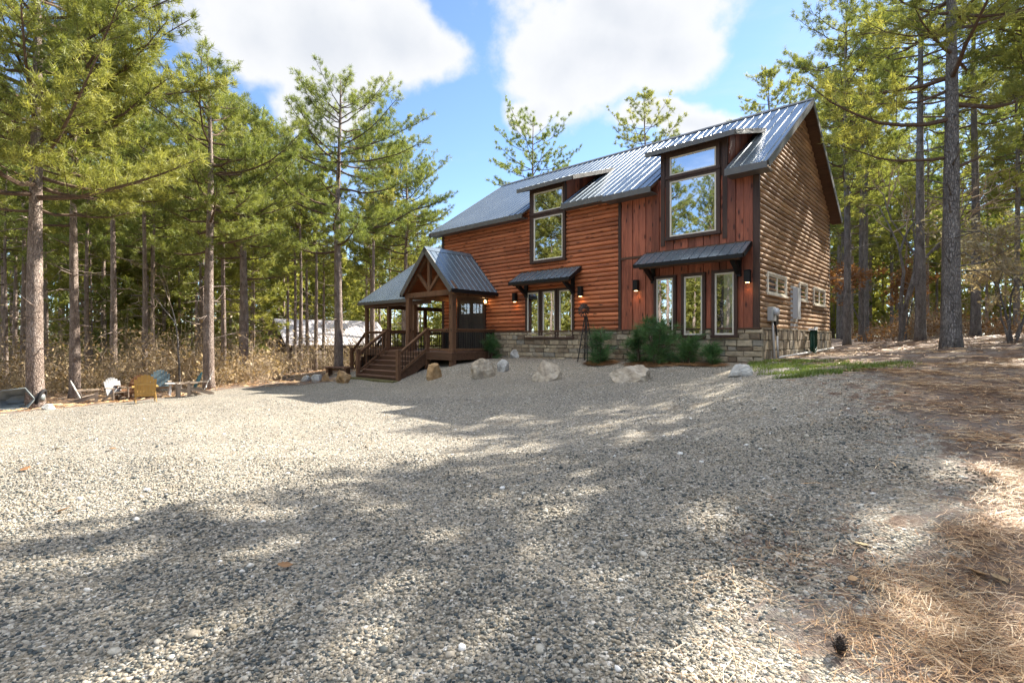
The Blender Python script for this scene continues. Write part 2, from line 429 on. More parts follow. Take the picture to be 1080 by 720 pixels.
# ------------------------------------------------------------------ loose gravel (stuff)
def icosa():
    p = (1+5**.5)/2
    v = np.array([(-1,p,0),(1,p,0),(-1,-p,0),(1,-p,0),(0,-1,p),(0,1,p),(0,-1,-p),(0,1,-p),(p,0,-1),(p,0,1),(-p,0,-1),(-p,0,1)], float)
    v /= np.linalg.norm(v[0])
    f = np.array([(0,11,5),(0,5,1),(0,1,7),(0,7,10),(0,10,11),(1,5,9),(5,11,4),(11,10,2),(10,7,6),(7,1,8),(3,9,4),(3,4,2),(3,2,6),(3,6,8),(3,8,9),(4,9,5),(2,4,11),(6,2,10),(8,6,7),(9,8,1)])
    return v, f
octv = np.array([(1,0,0),(-1,0,0),(0,1,0),(0,-1,0),(0,0,1),(0,0,-1)], float)
octf = np.array([(0,2,4),(2,1,4),(1,3,4),(3,0,4),(2,0,5),(1,2,5),(3,1,5),(0,3,5)])
def pebbles(n, y0, y1, xa, xb, r0, r1, base, tone_hi=0):
    bv, bf = base
    y = y0 + (y1-y0)*rng.random(n); hw = xa + xb*y
    x = (rng.random(n)*2-1)*hw
    g = gravelness(x, y)
    keep = rng.random(n) < np.clip((g-.2)*1.6, .05, 1)
    x, y = x[keep], y[keep]; n = len(x)
    r = r0 + (r1-r0)*rng.random(n)**2.2
    z = gz(x, y) + CH
    v = bv[None]*(1 + .28*rng.standard_normal((n, len(bv), 1)).clip(-1, 1))
    v = v*np.stack([r*(.8+.5*rng.random(n)), r*(.65+.3*rng.random(n)), r*(.42+.3*rng.random(n))], 1)[:,None,:]
    a = rng.random(n)*6.283; ca, sa = np.cos(a)[:,None], np.sin(a)[:,None]
    tl = rng.standard_normal(n)*.4; ct, st = np.cos(tl)[:,None], np.sin(tl)[:,None]
    vx, vy, vz = v[...,0], v[...,1], v[...,2]
    vy, vz = vy*ct - vz*st, vy*st + vz*ct
    vx, vy = vx*ca - vy*sa, vx*sa + vy*ca
    P = np.stack([vx + x[:,None], vy + y[:,None], vz + (z + r*.22)[:,None]], 2)
    tn = np.clip(rng.random(n)*.92 + tone_hi*rng.random(n)**3, 0, 1)
    return P.reshape(-1, 3), (bf[None] + (np.arange(n)*len(bv))[:,None,None]).reshape(-1, 3), np.repeat(tn, len(bv))
parts = [pebbles(58000, 1.3, 3.6, 1.6, 1.05, .0065, .017, icosa()),
         pebbles(52000, 3.6, 7.0, 1.6, 1.05, .008, .02, (octv, octf)),
         pebbles(26000, 7.0, 14, 1.6, 1.0, .008, .019, (octv, octf), .3),
         pebbles(500, 1.4, 9, 1.6, 1.0, .018, .036, icosa(), .6)]
off = 0; Vs, Fs, Ts = [], [], []
for v, f, t in parts:
    Vs.append(v); Fs.append(f+off); Ts.append(t); off += len(v)
tag(bigmesh('gravel', np.concatenate(Vs), np.concatenate(Fs), M['pebble'], tone=np.concatenate(Ts)), 'loose grey and tan gravel stones covering the drive', 'gravel', kind='stuff')

# ------------------------------------------------------------------ pine straw (stuff)
def blades(x, y, z, az, L, w, lift, tone, bend=.14):
    """thin two-segment strips lying about"""
    n = len(x)
    d = np.stack([np.cos(az), np.sin(az)], 1); s = np.stack([-d[:,1], d[:,0]], 1)
    b = (rng.random(n)-.5)*2*bend
    p0 = np.stack([x, y], 1); p1 = p0 + d*(L*.5)[:,None] + s*(b*L*.25)[:,None]; p2 = p0 + d*L[:,None]*.98 + s*(b*L*.0)[:,None]
    z0 = z; z1 = z + lift*.8; z2 = z + lift*rng.random(n)
    V = np.empty((n, 6, 3))
    for k, (p, zz) in enumerate(((p0, z0), (p1, z1), (p2, z2))):
        V[:,2*k,:2] = p - s*w[:,None]/2; V[:,2*k+1,:2] = p + s*w[:,None]/2
        V[:,2*k,2] = zz; V[:,2*k+1,2] = zz + w*.3
    F = np.array([(0,1,3,2),(2,3,5,4)])
    return V.reshape(-1,3), (F[None] + (np.arange(n)*6)[:,None,None]).reshape(-1,4), np.repeat(tone, 6)
def straw(n, y0, y1, x0, x1, L0, L1, w, dens, lim=.45):
    x = x0 + (x1-x0)*rng.random(n); y = y0 + (y1-y0)*rng.random(n)
    g = gravelness(x, y); k = rng.random(n) < np.where(g < lim, .45+.55*np.sin(x*2.1+y*1.3)**2, dens*(1-g))
    x, y = x[k], y[k]; n = len(x)
    L = L0 + (L1-L0)*rng.random(n)
    return blades(x, y, gz(x, y) + CH + .012 + .03*rng.random(n)*(gravelness(x, y) < .5), rng.random(n)*6.283, L, np.full(n, w)*(.7+.6*rng.random(n)), .022*rng.random(n), rng.random(n))
def bed(c, rx, ry, n=1500):
    a = rng.random(n)*6.283; q = np.sqrt(rng.random(n)); du, dv = q*rx*np.cos(a), q*ry*np.sin(a)
    x = c[0] + A_[0]*du - B_[0]*dv; y = c[1] + A_[1]*du - B_[1]*dv
    return blades(x, y, gz(x, y) + CH + .012 + .03*rng.random(n), rng.random(n)*6.283, .1+.12*rng.random(n), np.full(n, .009), .03*rng.random(n), rng.random(n)*.5)
parts = [straw(95000, 1.2, 4.6, 0, 5.8, .09, .19, .0019, .12),
         straw(34000, 4.6, 10, 1, 11.5, .12, .26, .0055, .25),
         straw(9000, 9, 24, 5, 26, .15, .3, .02, .12),
         straw(9000, 1.4, 8, -6, 3, .09, .2, .004, .2, -1),
         straw(22000, 11, 30, -30, -6, .15, .3, .022, .1)] + [bed(uv(*c), rx, ry) for c, rx, ry in (((4.55,.75), .55, .4), ((2.6,.9), 1.0, .55), ((1.4,.75), .8, .4))]
off = 0; Vs, Fs, Ts = [], [], []
for v, f, t in parts:
    Vs.append(v); Fs.append(f+off); Ts.append(t); off += len(v)
tag(bigmesh('pine_straw', np.concatenate(Vs), np.concatenate(Fs), M['straw'], tone=np.concatenate(Ts)), 'orange brown pine straw lying beyond the gravel edge', 'pine straw', kind='stuff')

# ------------------------------------------------------------------ grass patches (stuff)
n = 15000
gs = np.array(grass_spots)[rng.integers(0, len(grass_spots), n)]
rr = np.sqrt(rng.random(n))*gs[:,2]; aa = rng.random(n)*6.283
x = gs[:,0] + rr*np.cos(aa); y = gs[:,1] + rr*np.sin(aa)
k = (np.sin(x*4.1+y*2)+np.sin(y*5.3-x*2.2) + rng.standard_normal(n)*.8) > -.4
hx = (x-C0[0])*-B_[0] + (y-C0[1])*-B_[1]; hu = (x-C0[0])*A_[0] + (y-C0[1])*A_[1]
k &= ~((hx < 0) & (hu > -.15))
x, y = x[k], y[k]; n = len(x); z = gz(x, y) + CH
az = rng.random(n)*6.283; h = .03 + .06*rng.random(n)
V = np.empty((n,3,3)); w = .008
V[:,0] = np.stack([x-w*np.sin(az), y+w*np.cos(az), z], 1); V[:,1] = np.stack([x+w*np.sin(az), y-w*np.cos(az), z], 1)
V[:,2] = np.stack([x+h*.6*np.cos(az), y+h*.6*np.sin(az), z+h], 1)
tag(bigmesh('grass', V.reshape(-1,3), np.arange(3*n).reshape(-1,3), M['grass'], tone=np.repeat(rng.random(n), 3)), 'sparse green grass growing beside the gable wall', 'grass', kind='stuff')
# ------------------------------------------------------------------ the house: local x = -u (u runs left along the front), y = -v (v comes out of the front), z = height over the corner
H0 = CH - .62
house = thing('log_house', 'two storey red cedar log house with metal roof, dormers and stone base', 'house', (C0[0], C0[1], H0), math.atan2(-.6752, .7376))
def L(u, v, z): return (-u, -v, z + .62)
class HB(MB):
    def bx(s, u0, u1, v0, v1, z0, z1, tone=None): s.box(-u1, -u0, -v1, -v0, z0+.62, z1+.62, tone)
    def br(s, a, b, w, h, up=(0,0,1), tone=None): s.bar(L(*a), L(*b), w, h, up, tone)
    def poly(s, pts, tone=None): s.add([L(*p) for p in pts], [tuple(range(len(pts)))], tone)
    def slab(s, c, th, tone=None):
        """4 corners (u,v,z) -> plate, thickness below along the normal"""
        P = [np.array(L(*p)) for p in c]; n = np.cross(P[1]-P[0], P[3]-P[0]); n /= np.linalg.norm(n)
        if n[2] < 0: n = -n
        Q = [p - n*th for p in P]
        s.add(P+Q, [(0,1,2,3),(7,6,5,4),(0,4,5,1),(1,5,6,2),(2,6,7,3),(3,7,4,0)], tone)
    def ribbed(s, lo0, lo1, up0, up1, pitch=.27, h=.019, lift=.012):
        P = [np.array(L(*p)) for p in (lo0, lo1, up0, up1)]
        n = np.cross(P[1]-P[0], P[2]-P[0]); n /= np.linalg.norm(n)
        if n[2] < 0: n = -n
        Ln = np.linalg.norm(P[1]-P[0]); k = max(2, round(Ln/pitch)); prof = []
        for i in range(k):
            c = i/k; q = 1/k
            prof += [(c, 0), (c+q*.43, 0), (c+q*.47, h), (c+q*.53, h), (c+q*.57, 0)]
        prof.append((1, 0))
        V, F = [], []
        for t, hh in prof:
            a = P[0] + (P[1]-P[0])*t; b = P[2] + (P[3]-P[2])*t
            V += [a + n*(hh+lift), b + n*(hh+lift)]
        for i in range(len(prof)-1): F.append((2*i, 2*i+2, 2*i+3, 2*i+1))
        # drip edge at the low side
        m = len(V)
        for t, hh in prof:
            a = P[0] + (P[1]-P[0])*t
            V.append(a - n*.01)
        for i in range(len(prof)-1): F.append((2*i, m+i, m+i+1, 2*i+2))
        s.add(V, F)

EAVE, PIT, D, LEN = 4.97, .67, 8.74, 13.25
RIDGE = EAVE + PIT*D/2
FB = .32                                   # top of the stone base
def log_profile(z0, z1, p=.15, dep=.052):
    out = []; z = z0
    while z < z1 - 1e-6:
        for t in np.linspace(0, 1, 8)[:-1]:
            out.append((min(z + t*p, z1), dep*max(0, 1-(2*t-1)**2)**.5))
        z += p
    out.append((z1, 0)); return out
def log_wall(name, axis_, fixed, rng_of_z, z0, z1, mat, out=1, parent=house, p=.15, dep=.066):
    mb = HB(); prev = None; V, F = [], []
    for z, o in log_profile(z0, z1, p, dep):
        a, b = rng_of_z(z)
        if b - a < .02: break
        if axis_ == 'u': V += [L(a, fixed + out*o, z), L(b, fixed + out*o, z)]
        else: V += [L(fixed - out*o, a, z), L(fixed - out*o, b, z)]
    for i in range(len(V)//2 - 1): F.append((2*i, 2*i+1, 2*i+3, 2*i+2))
    mb.add(V, F)
    o = mb.build(name, mat, parent, smooth=False)
    return o
def gable_range(z):
    k = max(0, (z-EAVE)/PIT)
    return (-(D-k), -k)
# solid core behind the claddings
mb = HB()
mb.hexa([L(LEN,-.02,-1.2), L(.02,-.02,-1.2), L(.02,-D+.02,-1.2), L(LEN,-D+.02,-1.2), L(LEN,-.02,EAVE-.03), L(.02,-.02,EAVE-.03), L(.02,-D+.02,EAVE-.03), L(LEN,-D+.02,EAVE-.03)])
g = [L(.03,-.05,EAVE-.05), L(.03,-D/2,RIDGE-.08), L(.03,-D+.05,EAVE-.05), L(LEN-.01,-.05,EAVE-.05), L(LEN-.01,-D/2,RIDGE-.08), L(LEN-.01,-D+.05,EAVE-.05)]
mb.add(g, [(0,1,2),(5,4,3),(0,3,4,1),(1,4,5,2),(0,2,5,3)])
mb.build('framing_core', M['inside'], house)
log_wall('front_log_wall', 'u', 0, lambda z: (4.30, LEN), FB, EAVE-.03, M['log'])['label'] = 'red brown horizontal half-log siding'
log_wall('gable_log_wall', 'v', 0, gable_range, FB, RIDGE, M['log_gable'])['label'] = 'half-log siding of the gable end, coloured as sunlit'
log_wall('end_log_wall', 'v', LEN, gable_range, -.5, RIDGE, M['log'], -1)
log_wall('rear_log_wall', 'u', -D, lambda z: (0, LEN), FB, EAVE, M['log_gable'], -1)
# board and batten bay
mb = HB(); u = .10; i = 0; r_ = random.Random(3)
while u < 4.2:
    w = .245 if i % 2 == 0 else .215
    u1 = min(u+w, 4.2)
    for z0, z1 in ((FB, 2.60), (2.67, EAVE-.04)):
        dv = .075 if i % 2 == 0 else .052
        mb.bx(u+.006, u1-.006, -.01, dv, z0, z1, r_.random())
    u = u1; i += 1
mb.build('board_wall', M['board'], house, bevel=.006)['label'] = 'dark red vertical board siding of the right bay'
mb = HB(); mb.bx(.1, 4.2, -.01, .083, 2.602, 2.668); mb.build('board_joint', M['trim_x'], house)
# corner boards, band at the stone top
def one(name, m, *a, bevel=.006, lab=None):
    q = HB(); q.bx(*a); o = q.build(name, M[m], house, bevel=bevel)
    return o
for a in ((-.065,.098,-.0,.09,FB,EAVE-.05), (4.202,4.30,-.01,.088,FB,EAVE-.04), (LEN-.1,LEN+.06,-.08,.07,-.5,EAVE-.05)): one('corner_board', 'trim', *a)
q = HB(); q.bx(-.062,-.002,-D-.03,-D+.1,FB,EAVE-.3); q.build('corner_board', M['trim'], house)
one('base_ledge', 'trim_x', -.1, 10.0, -.01, .125, FB-.035, FB+.012)
q = HB(); q.bx(-.12, -.0, -D, -.012, FB-.035, FB+.012); q.build('base_ledge', M['ashlar'], house)

# stone base
def ashlar(u0, u1, z0, z1, place, seed, mn=.2, mx=.55, hmin=.11, hmax=.21):
    r = random.Random(seed); mb = HB(); z = z0
    while z < z1 - .02:
        h = r.uniform(hmin, hmax); zt = min(z+h, z1)
        if z1 - zt < .07: zt = z1
        u = u0 - r.uniform(0, .2)
        while u < u1:
            w = r.uniform(mn, mx); a, b = max(u, u0), min(u+w, u1); u += w
            if b-a < .05: continue
            g = .009; d = r.uniform(.075, .105); tn = r.random(); e = .012
            j = lambda: r.uniform(-.005, .005)
            za, zb = z+g, zt-g; a += g; b -= g
            back = [place(a,0,za), place(b,0,za), place(b,0,zb), place(a,0,zb)]
            mid = [place(a+j(),d-.015,za+j()), place(b+j(),d-.015,za+j()), place(b+j(),d-.015,zb+j()), place(a+j(),d-.015,zb+j())]
            fr = [place(a+e+j(),d+j(),za+e+j()), place(b-e+j(),d+j(),za+e+j()), place(b-e+j(),d+j(),zb-e+j()), place(a+e+j(),d+j(),zb-e+j())]
            mb.add(back+mid+fr, [(0,1,5,4),(1,2,6,5),(2,3,7,6),(3,0,4,7),(4,5,9,8),(5,6,10,9),(6,7,11,10),(7,4,8,11),(8,9,10,11)], tn)
        z = zt
    return mb
base_f = HB(); base_f.bx(-.06, 10.0, -.02, .06, -1.3, FB-.04); base_f.bx(-.06, -.001, -D, -.02, -1.2, FB-.04); base_f.bx(0, LEN, -D-.06, -D+.01, -1.3, FB-.02)
bf = base_f.build('foundation', M['mortar'], house)
ashlar(-.16, 10.0, -1.25, FB-.04, lambda u, d, z: L(u, .02+d, z), 5).build('stone_facing', M['ashlar'], bf)
ashlar(-D, -.0, -1.0, FB-.04, lambda u, d, z: L(-.02-d, u, z), 9, .14, .36, .16, .36).build('stone_facing', M['ashlar'], bf)

# ---- windows
def window(u0, u1, z0, z1, v=.12, casing=.085, rail=False, curtain=False, parent=house):
    """casing > sash, pane"""
    c = HB(); d = v + .045
    k = casing
    c.bx(u0-k, u1+k, -.005, d, z1, z1+k); c.bx(u0-k-.02, u1+k+.02, -.005, d+.03, z0-k*.9, z0)
    c.bx(u0-k, u0, -.005, d-.003, z0, z1); c.bx(u1, u1+k, -.005, d-.003, z0, z1)
    w = c.build('window', M['trim'], parent, bevel=.005)
    s = HB(); e = .052
    s.bx(u0, u1, v-.02, v+.02, z1-e, z1-.001); s.bx(u0, u1, v-.02, v+.02, z0+.001, z0+e)
    s.bx(u0+.001, u0+e, v-.021, v+.018, z0+e, z1-e); s.bx(u1-e, u1-.001, v-.021, v+.018, z0+e, z1-e)
    s.build('sash', M['sash'], w, bevel=.004)
    p = HB(); p.add([L(u0+e-.01, v, z0+e-.01), L(u1-e+.01, v, z0+e-.01), L(u1-e+.01, v, z1-e+.01), L(u0+e-.01, v, z1-e+.01)], [(3,2,1,0)])
    p.build('pane', M['clear_glass' if curtain else 'glass'], w)
    b = HB(); b.bx(u0, u1, -.004, v-.02 if v >= .1 else .068, z0, z1)
    b.build('dark_backing', M['inside'], w)
    if curtain:
        q = HB(); V, F = [], []; n = 24; a, bb = u0+e, u0+e+(u1-u0)*.44
        for i in range(n+1):
            t = i/n; uu = a + (bb-a)*t; vv = v - .011 + .004*math.sin(t*38)
            V += [L(uu + .03*math.sin(3), vv, z0+.03), L(uu, vv, z1-.03)]
        for i in range(n): F.append((2*i, 2*i+2, 2*i+3, 2*i+1))
        q.add(V, F); q.build('curtain', M['curtain'], w)
    return w
for a in ((2.37,2.92), (1.477,2.036)): window(*a, .13, 1.87)
window(.583, 1.122, .13, 1.89, curtain=True)['label'] = 'window with a beige curtain drawn on its right half'
for a in ((7.68,8.25), (6.917,7.49), (6.15,6.723)): window(*a, .09, 1.77, v=.07)
window(1.084, 2.495, 3.11, 4.80, v=.10, casing=.11); window(1.084, 2.495, 4.96, 5.53, v=.10, casing=.1)
window(6.54, 7.90, 2.94, 4.54, v=.10, casing=.11); window(6.54, 7.90, 4.72, 5.47, v=.10, casing=.1)
# side windows (in the gable wall): pairs of panes
def side_window(v0, v1, z0, z1, n):
    c = HB(); x = -.1; k = .06
    c.bx(x, .0, v0-k, v1+k, z1, z1+k); c.bx(x-.03, .0, v0-k-.02, v1+k+.02, z0-k, z0); c.bx(x+.002, 0, v0-k, v0, z0, z1); c.bx(x+.002, 0, v1, v1+k, z0, z1)
    w = c.build('window', M['sash'], house, bevel=.004)
    s = HB(); e = .05
    for i in range(n):
        a = v0 + (v1-v0)*i/n; b = v0 + (v1-v0)*(i+1)/n
        s.bx(x+.02, x+.06, a+.001, a+e, z0+e, z1-e); s.bx(x+.02, x+.06, b-e, b-.001, z0+e, z1-e)
    s.bx(x+.019, x+.061, v0, v1, z0+.001, z0+e); s.bx(x+.019, x+.061, v0, v1, z1-e, z1-.001)
    s.build('sash', M['sash'], w)
    for i in range(n):
        a = v0 + (v1-v0)*i/n + e - .005; b = v0 + (v1-v0)*(i+1)/n - e + .005
        p = HB(); p.add([L(x+.04, a, z0+e), L(x+.04, b, z0+e), L(x+.04, b, z1-e), L(x+.04, a, z1-e)], [(3,2,1,0)]); p.build('pane', M['glass'], w)
    q = HB(); q.bx(x+.07, .0, v0, v1, z0, z1); q.build('dark_backing', M['inside'], w)
side_window(-2.44, -.66, 1.32, 1.86, 2); side_window(-5.0, -4.1, 1.32, 1.86, 1); side_window(-7.74, -6.05, 1.28, 1.84, 2)

# ---- main roof
def zr(v): return EAVE - PIT*v + .05        # deck height of the front slope at v (v<0 inside)
def roof_piece(name, u0, u1, v_low, v_up=-D/2, parent=house):
    a = HB(); a.ribbed((u0,v_low,zr(v_low)), (u1,v_low,zr(v_low)), (u0,v_up,zr(v_up)), (u1,v_up,zr(v_up)))
    o = a.build(name, M['metal'], parent)
    b = HB(); b.slab([(u0,v_low,zr(v_low)), (u1,v_low,zr(v_low)), (u1,v_up,zr(v_up)), (u0,v_up,zr(v_up))], .07)
    b.build('roof_deck', M['trim_x'], o)
    return o
OV, OVR = .42, .55
D1 = (.70, 2.89); D2 = (6.40, 8.20); VT = -2.32
roof_piece('roof', -.4, D1[0], OVR); roof_piece('roof', D1[1], 4.62, OVR); roof_piece('roof', 4.622, D2[0], OV); roof_piece('roof', D2[1], LEN+.4, OV)
roof_piece('roof', D1[0]+.001, D1[1]-.001, VT); roof_piece('roof', D2[0]+.001, D2[1]-.001, VT)
# rear slope
def zb(v): return EAVE + PIT*(v + D) + .05
a = HB(); lo = -D-.42
a.ribbed((-.4,lo,zb(lo)), (LEN+.4,lo,zb(lo)), (-.4,-D/2,zb(-D/2)), (LEN+.4,-D/2,zb(-D/2))); rr_ = a.build('roof', M['metal'], house)
b = HB(); b.slab([(-.4,lo,zb(lo)), (LEN+.4,lo,zb(lo)), (LEN+.4,-D/2,zb(-D/2)), (-.4,-D/2,zb(-D/2))], .07); b.build('roof_deck', M['trim_x'], rr_)
zt = zr(-D/2)
q = HB(); q.slab([(-.42,-D/2+.16,zt-.06), (LEN+.42,-D/2+.16,zt-.06), (LEN+.42,-D/2,zt+.06), (-.42,-D/2,zt+.06)], .012); q.slab([(-.42,-D/2-.16,zt-.06), (LEN+.42,-D/2-.16,zt-.06), (LEN+.42,-D/2,zt+.06), (-.42,-D/2,zt+.06)], .012)
q.build('ridge_cap', M['fascia'], house)
# fascias
def eave_board(u0, u1, v):
    q = HB(); z = zr(v); q.bx(u0, u1, v, v+.028, z-.17, z+.004); q.bx(u0+.01, u1-.01, .06, v-.002, z-.16, z-.135); return q.build('fascia', M['fascia'], house)
eave_board(-.4, D1[0]-.01, OVR); eave_board(D1[1]+.01, 4.62, OVR); eave_board(4.625, D2[0]-.01, OV); eave_board(D2[1]+.01, LEN+.4, OV)
for uu in (-.43, LEN+.402):
    q = HB()
    q.slab([(uu,OVR,zr(OVR)+.035), (uu+.03,OVR,zr(OVR)+.035), (uu+.03,-D/2,zt+.035), (uu,-D/2,zt+.035)], .2)
    q.slab([(uu,lo,zb(lo)+.035), (uu+.03,lo,zb(lo)+.035), (uu+.03,-D/2,zt+.035), (uu,-D/2,zt+.035)], .2)
    q.build('rake_board', M['fascia'], house)
q = HB()
q.slab([(-.4,OVR-.02,zr(OVR)-.09), (-.05,OVR-.02,zr(OVR)-.09), (-.05,-D/2,zt-.09), (-.4,-D/2,zt-.09)], .03)
q.slab([(-.4,lo+.02,zb(lo)-.09), (-.05,lo+.02,zb(lo)-.09), (-.05,-D/2,zt-.09), (-.4,-D/2,zt-.09)], .03)
q.build('soffit', M['trim_x'], house)

# ---- dormers
def dormer(d, ue, ztop):
    """d: wall u-range, ue: roof u-range"""
    z_f, z_b = ztop, zr(VT) + .02; sl = (z_b - z_f)/(OV - VT)
    a = HB(); a.bx(d[0], d[1], -.02, .06, EAVE-.3, ztop + .42*sl - .03)
    for u0 in (d[0], d[1]-.13): a.bx(u0, u0+.13, .06, .085, EAVE-2.1, ztop+.02)
    a.bx(d[0]+.132, d[1]-.132, .06, .083, ztop-.16, ztop+.02)
    dm = a.build('dormer', M['trim'], house)
    for uu, s_ in ((d[0], -1), (d[1], 1)):
        c = HB(); n = 9
        for i in range(n):                                   # cheek boards, standing on the roof slope
            va, vb = -.02 + (VT+.02)*i/n, -.02 + (VT+.02)*(i+1)/n
            for z0, z1 in ((zr(va)-.02, z_f+(OV-va)*sl-.03),):
                za, zb_ = z_f+(OV-va)*sl-.03, z_f+(OV-vb)*sl-.03
                if za - zr(va) < .01: continue
                u_a, u_b = (uu-.03, uu) if s_ < 0 else (uu, uu+.03)
                if i % 2: u_a, u_b = (u_a+.008, u_b) if s_ < 0 else (u_a, u_b-.008)
                c.hexa([L(u_b,vb,zr(vb)-.03), L(u_a,vb,zr(vb)-.03), L(u_a,va,zr(va)-.03), L(u_b,va,zr(va)-.03), L(u_b,vb,zb_), L(u_a,vb,zb_), L(u_a,va,za), L(u_b,va,za)], random.random())
        c.build('cheek', M['board'], dm)
    q = HB(); q.ribbed((ue[0],OV,z_f), (ue[1],OV,z_f), (ue[0],VT,z_b), (ue[1],VT,z_b)); rf = q.build('dormer_roof', M['metal'], dm)
    q = HB(); q.slab([(ue[0],OV,z_f), (ue[1],OV,z_f), (ue[1],VT,z_b), (ue[0],VT,z_b)], .06); q.build('roof_deck', M['trim_x'], dm)
    q = HB(); q.bx(ue[0]-.01, ue[1]+.01, OV, OV+.028, z_f-.13, z_f+.01)
    for u0 in (ue[0]-.028, ue[1]+.001): q.slab([(u0,OV,z_f+.02), (u0+.027,OV,z_f+.02), (u0+.027,VT,z_b+.02), (u0,VT,z_b+.02)], .14)
    q.build('fascia', M['fascia'], dm)
dormer((D1[0]+.09, D1[1]-.09), (.47, 3.14), 5.74); dormer((D2[0]+.08, D2[1]-.07), (5.92, 8.46), 5.66)

# ---- awnings
def awning(u0, u1, z, proj=.74, drop=.42, zb0=None):
    q = HB(); q.ribbed((u0,proj,z-drop), (u1,proj,z-drop), (u0,.06,z), (u1,.06,z), .26, .024); aw = q.build('awning', M['metal'], house)
    q = HB(); q.slab([(u0+.01,proj-.01,z-drop), (u1-.01,proj-.01,z-drop), (u1-.01,.06,z), (u0+.01,.06,z)], .05); q.build('awning_deck', M['trim_x'], aw)
    q = HB(); q.bx(u0-.005, u1+.005, proj, proj+.025, z-drop-.1, z-drop+.004)
    for uu in (u0-.03, u1+.003): q.slab([(uu,proj+.02,z-drop+.01), (uu+.027,proj+.02,z-drop+.01), (uu+.027,.06,z+.01), (uu,.06,z+.01)], .12)
    q.build('fascia', M['black'], aw)
    q = HB(); q.bx(u0+.05, u1-.05, .06, .1, z-.22, z+.03); q.bx(u0+.12, u1-.12, proj-.2, proj-.08, z-drop-.13, z-drop-.02); q.build('beam', M['trim_x'], aw)
    n = max(3, round((u1-u0)/.6))
    for i in range(n+1):
        uu = u0+.1+(u1-u0-.2)*i/n
        q = HB(); q.br((uu,.08,z-.1), (uu,proj-.03,z-drop-.055), .05, .07); q.build('rafter', M['trim_x'], aw)
    for uu in (u0+.32, u1-.32):
        q = HB(); q.br((uu,.06,z-.92), (uu,.145,z-.92+.0), .12, .001) if False else None
        q.bx(uu-.065, uu+.065, .06, .15, z-.95, z-.2); q.br((uu,.1,z-.85), (uu,proj-.12,z-drop-.1), .11, .13); q.build('bracket', M['black'], aw)
awning(.15, 3.36, 2.70); awning(5.79, 8.6, 2.55)

# ---- lamps
def emit(name, c, s):
    t = NT(name); e = t.n('Emission', {'Color': (*c, 1), 'Strength': s}); return t.surf(e.outputs[0])
M['bulb'] = emit('warm_bulb', (1, .62, .25), 4)
def sconce(u, z, v=.06, glow=3):
    q = HB(); q.bx(u-.035, u+.035, v, v+.05, z-.06, z+.06); q.bx(u-.075, u+.075, v+.045, v+.20, z-.16, z+.16); q.bx(u-.085, u+.085, v+.04, v+.21, z+.161, z+.18)
    s = q.build('sconce', M['black'], house, bevel=.006)
    b = HB(); b.bx(u-.04, u+.04, v+.08, v+.165, z-.168, z-.161); b.build('lamp', M['bulb'], s)
    ld = bpy.data.lights.new('lamp_light', 'SPOT'); ld.energy = glow; ld.color = (1, .55, .22); ld.spot_size = R(120); ld.spot_blend = .8; ld.shadow_soft_size = .03
    lo_ = bpy.data.objects.new('lamp_light', ld); COL.objects.link(lo_); lo_.parent = s; lo_.location = L(u, v+.12, z-.19)
for u, z, v in ((3.59,1.71,.075), (.2,1.72,.09), (8.81,1.62,.05), (5.74,1.66,.05)): sconce(u, z, v, 1.1)
def lantern(u, z, glow):
    q = HB(); q.bx(u-.05, u+.05, .05, .07, z-.1, z+.14); q.br((u,.07,z+.1), (u,.17,z+.12), .02, .02); q.bx(u-.07, u+.07, .1, .24, z+.08, z+.11)
    for a, b in ((-1,0),(1,0),(-1,1),(1,1)): q.bx(u+a*.06-.006, u+a*.06+.006, .11+b*.115-.004, .11+b*.115+.008, z-.12, z+.08)
    q.bx(u-.066, u+.066, .104, .236, z-.135, z-.12)
    s = q.build('lantern', M['black'], house)
    b = HB(); b.tube([L(u,.17,z-.1), L(u,.17,z-.03), L(u,.17,z+.04)], [.03,.045,.02], 8); b.build('lamp', M['bulb'], s, True)
    ld = bpy.data.lights.new('lamp_light', 'POINT'); ld.energy = glow; ld.color = (1, .58, .25); ld.shadow_soft_size = .05
    lo_ = bpy.data.objects.new('lamp_light', ld); COL.objects.link(lo_); lo_.parent = s; lo_.location = L(u, .3, z-.02)
lantern(10.44, 1.58, 1.3); lantern(12.5, 1.58, .5)

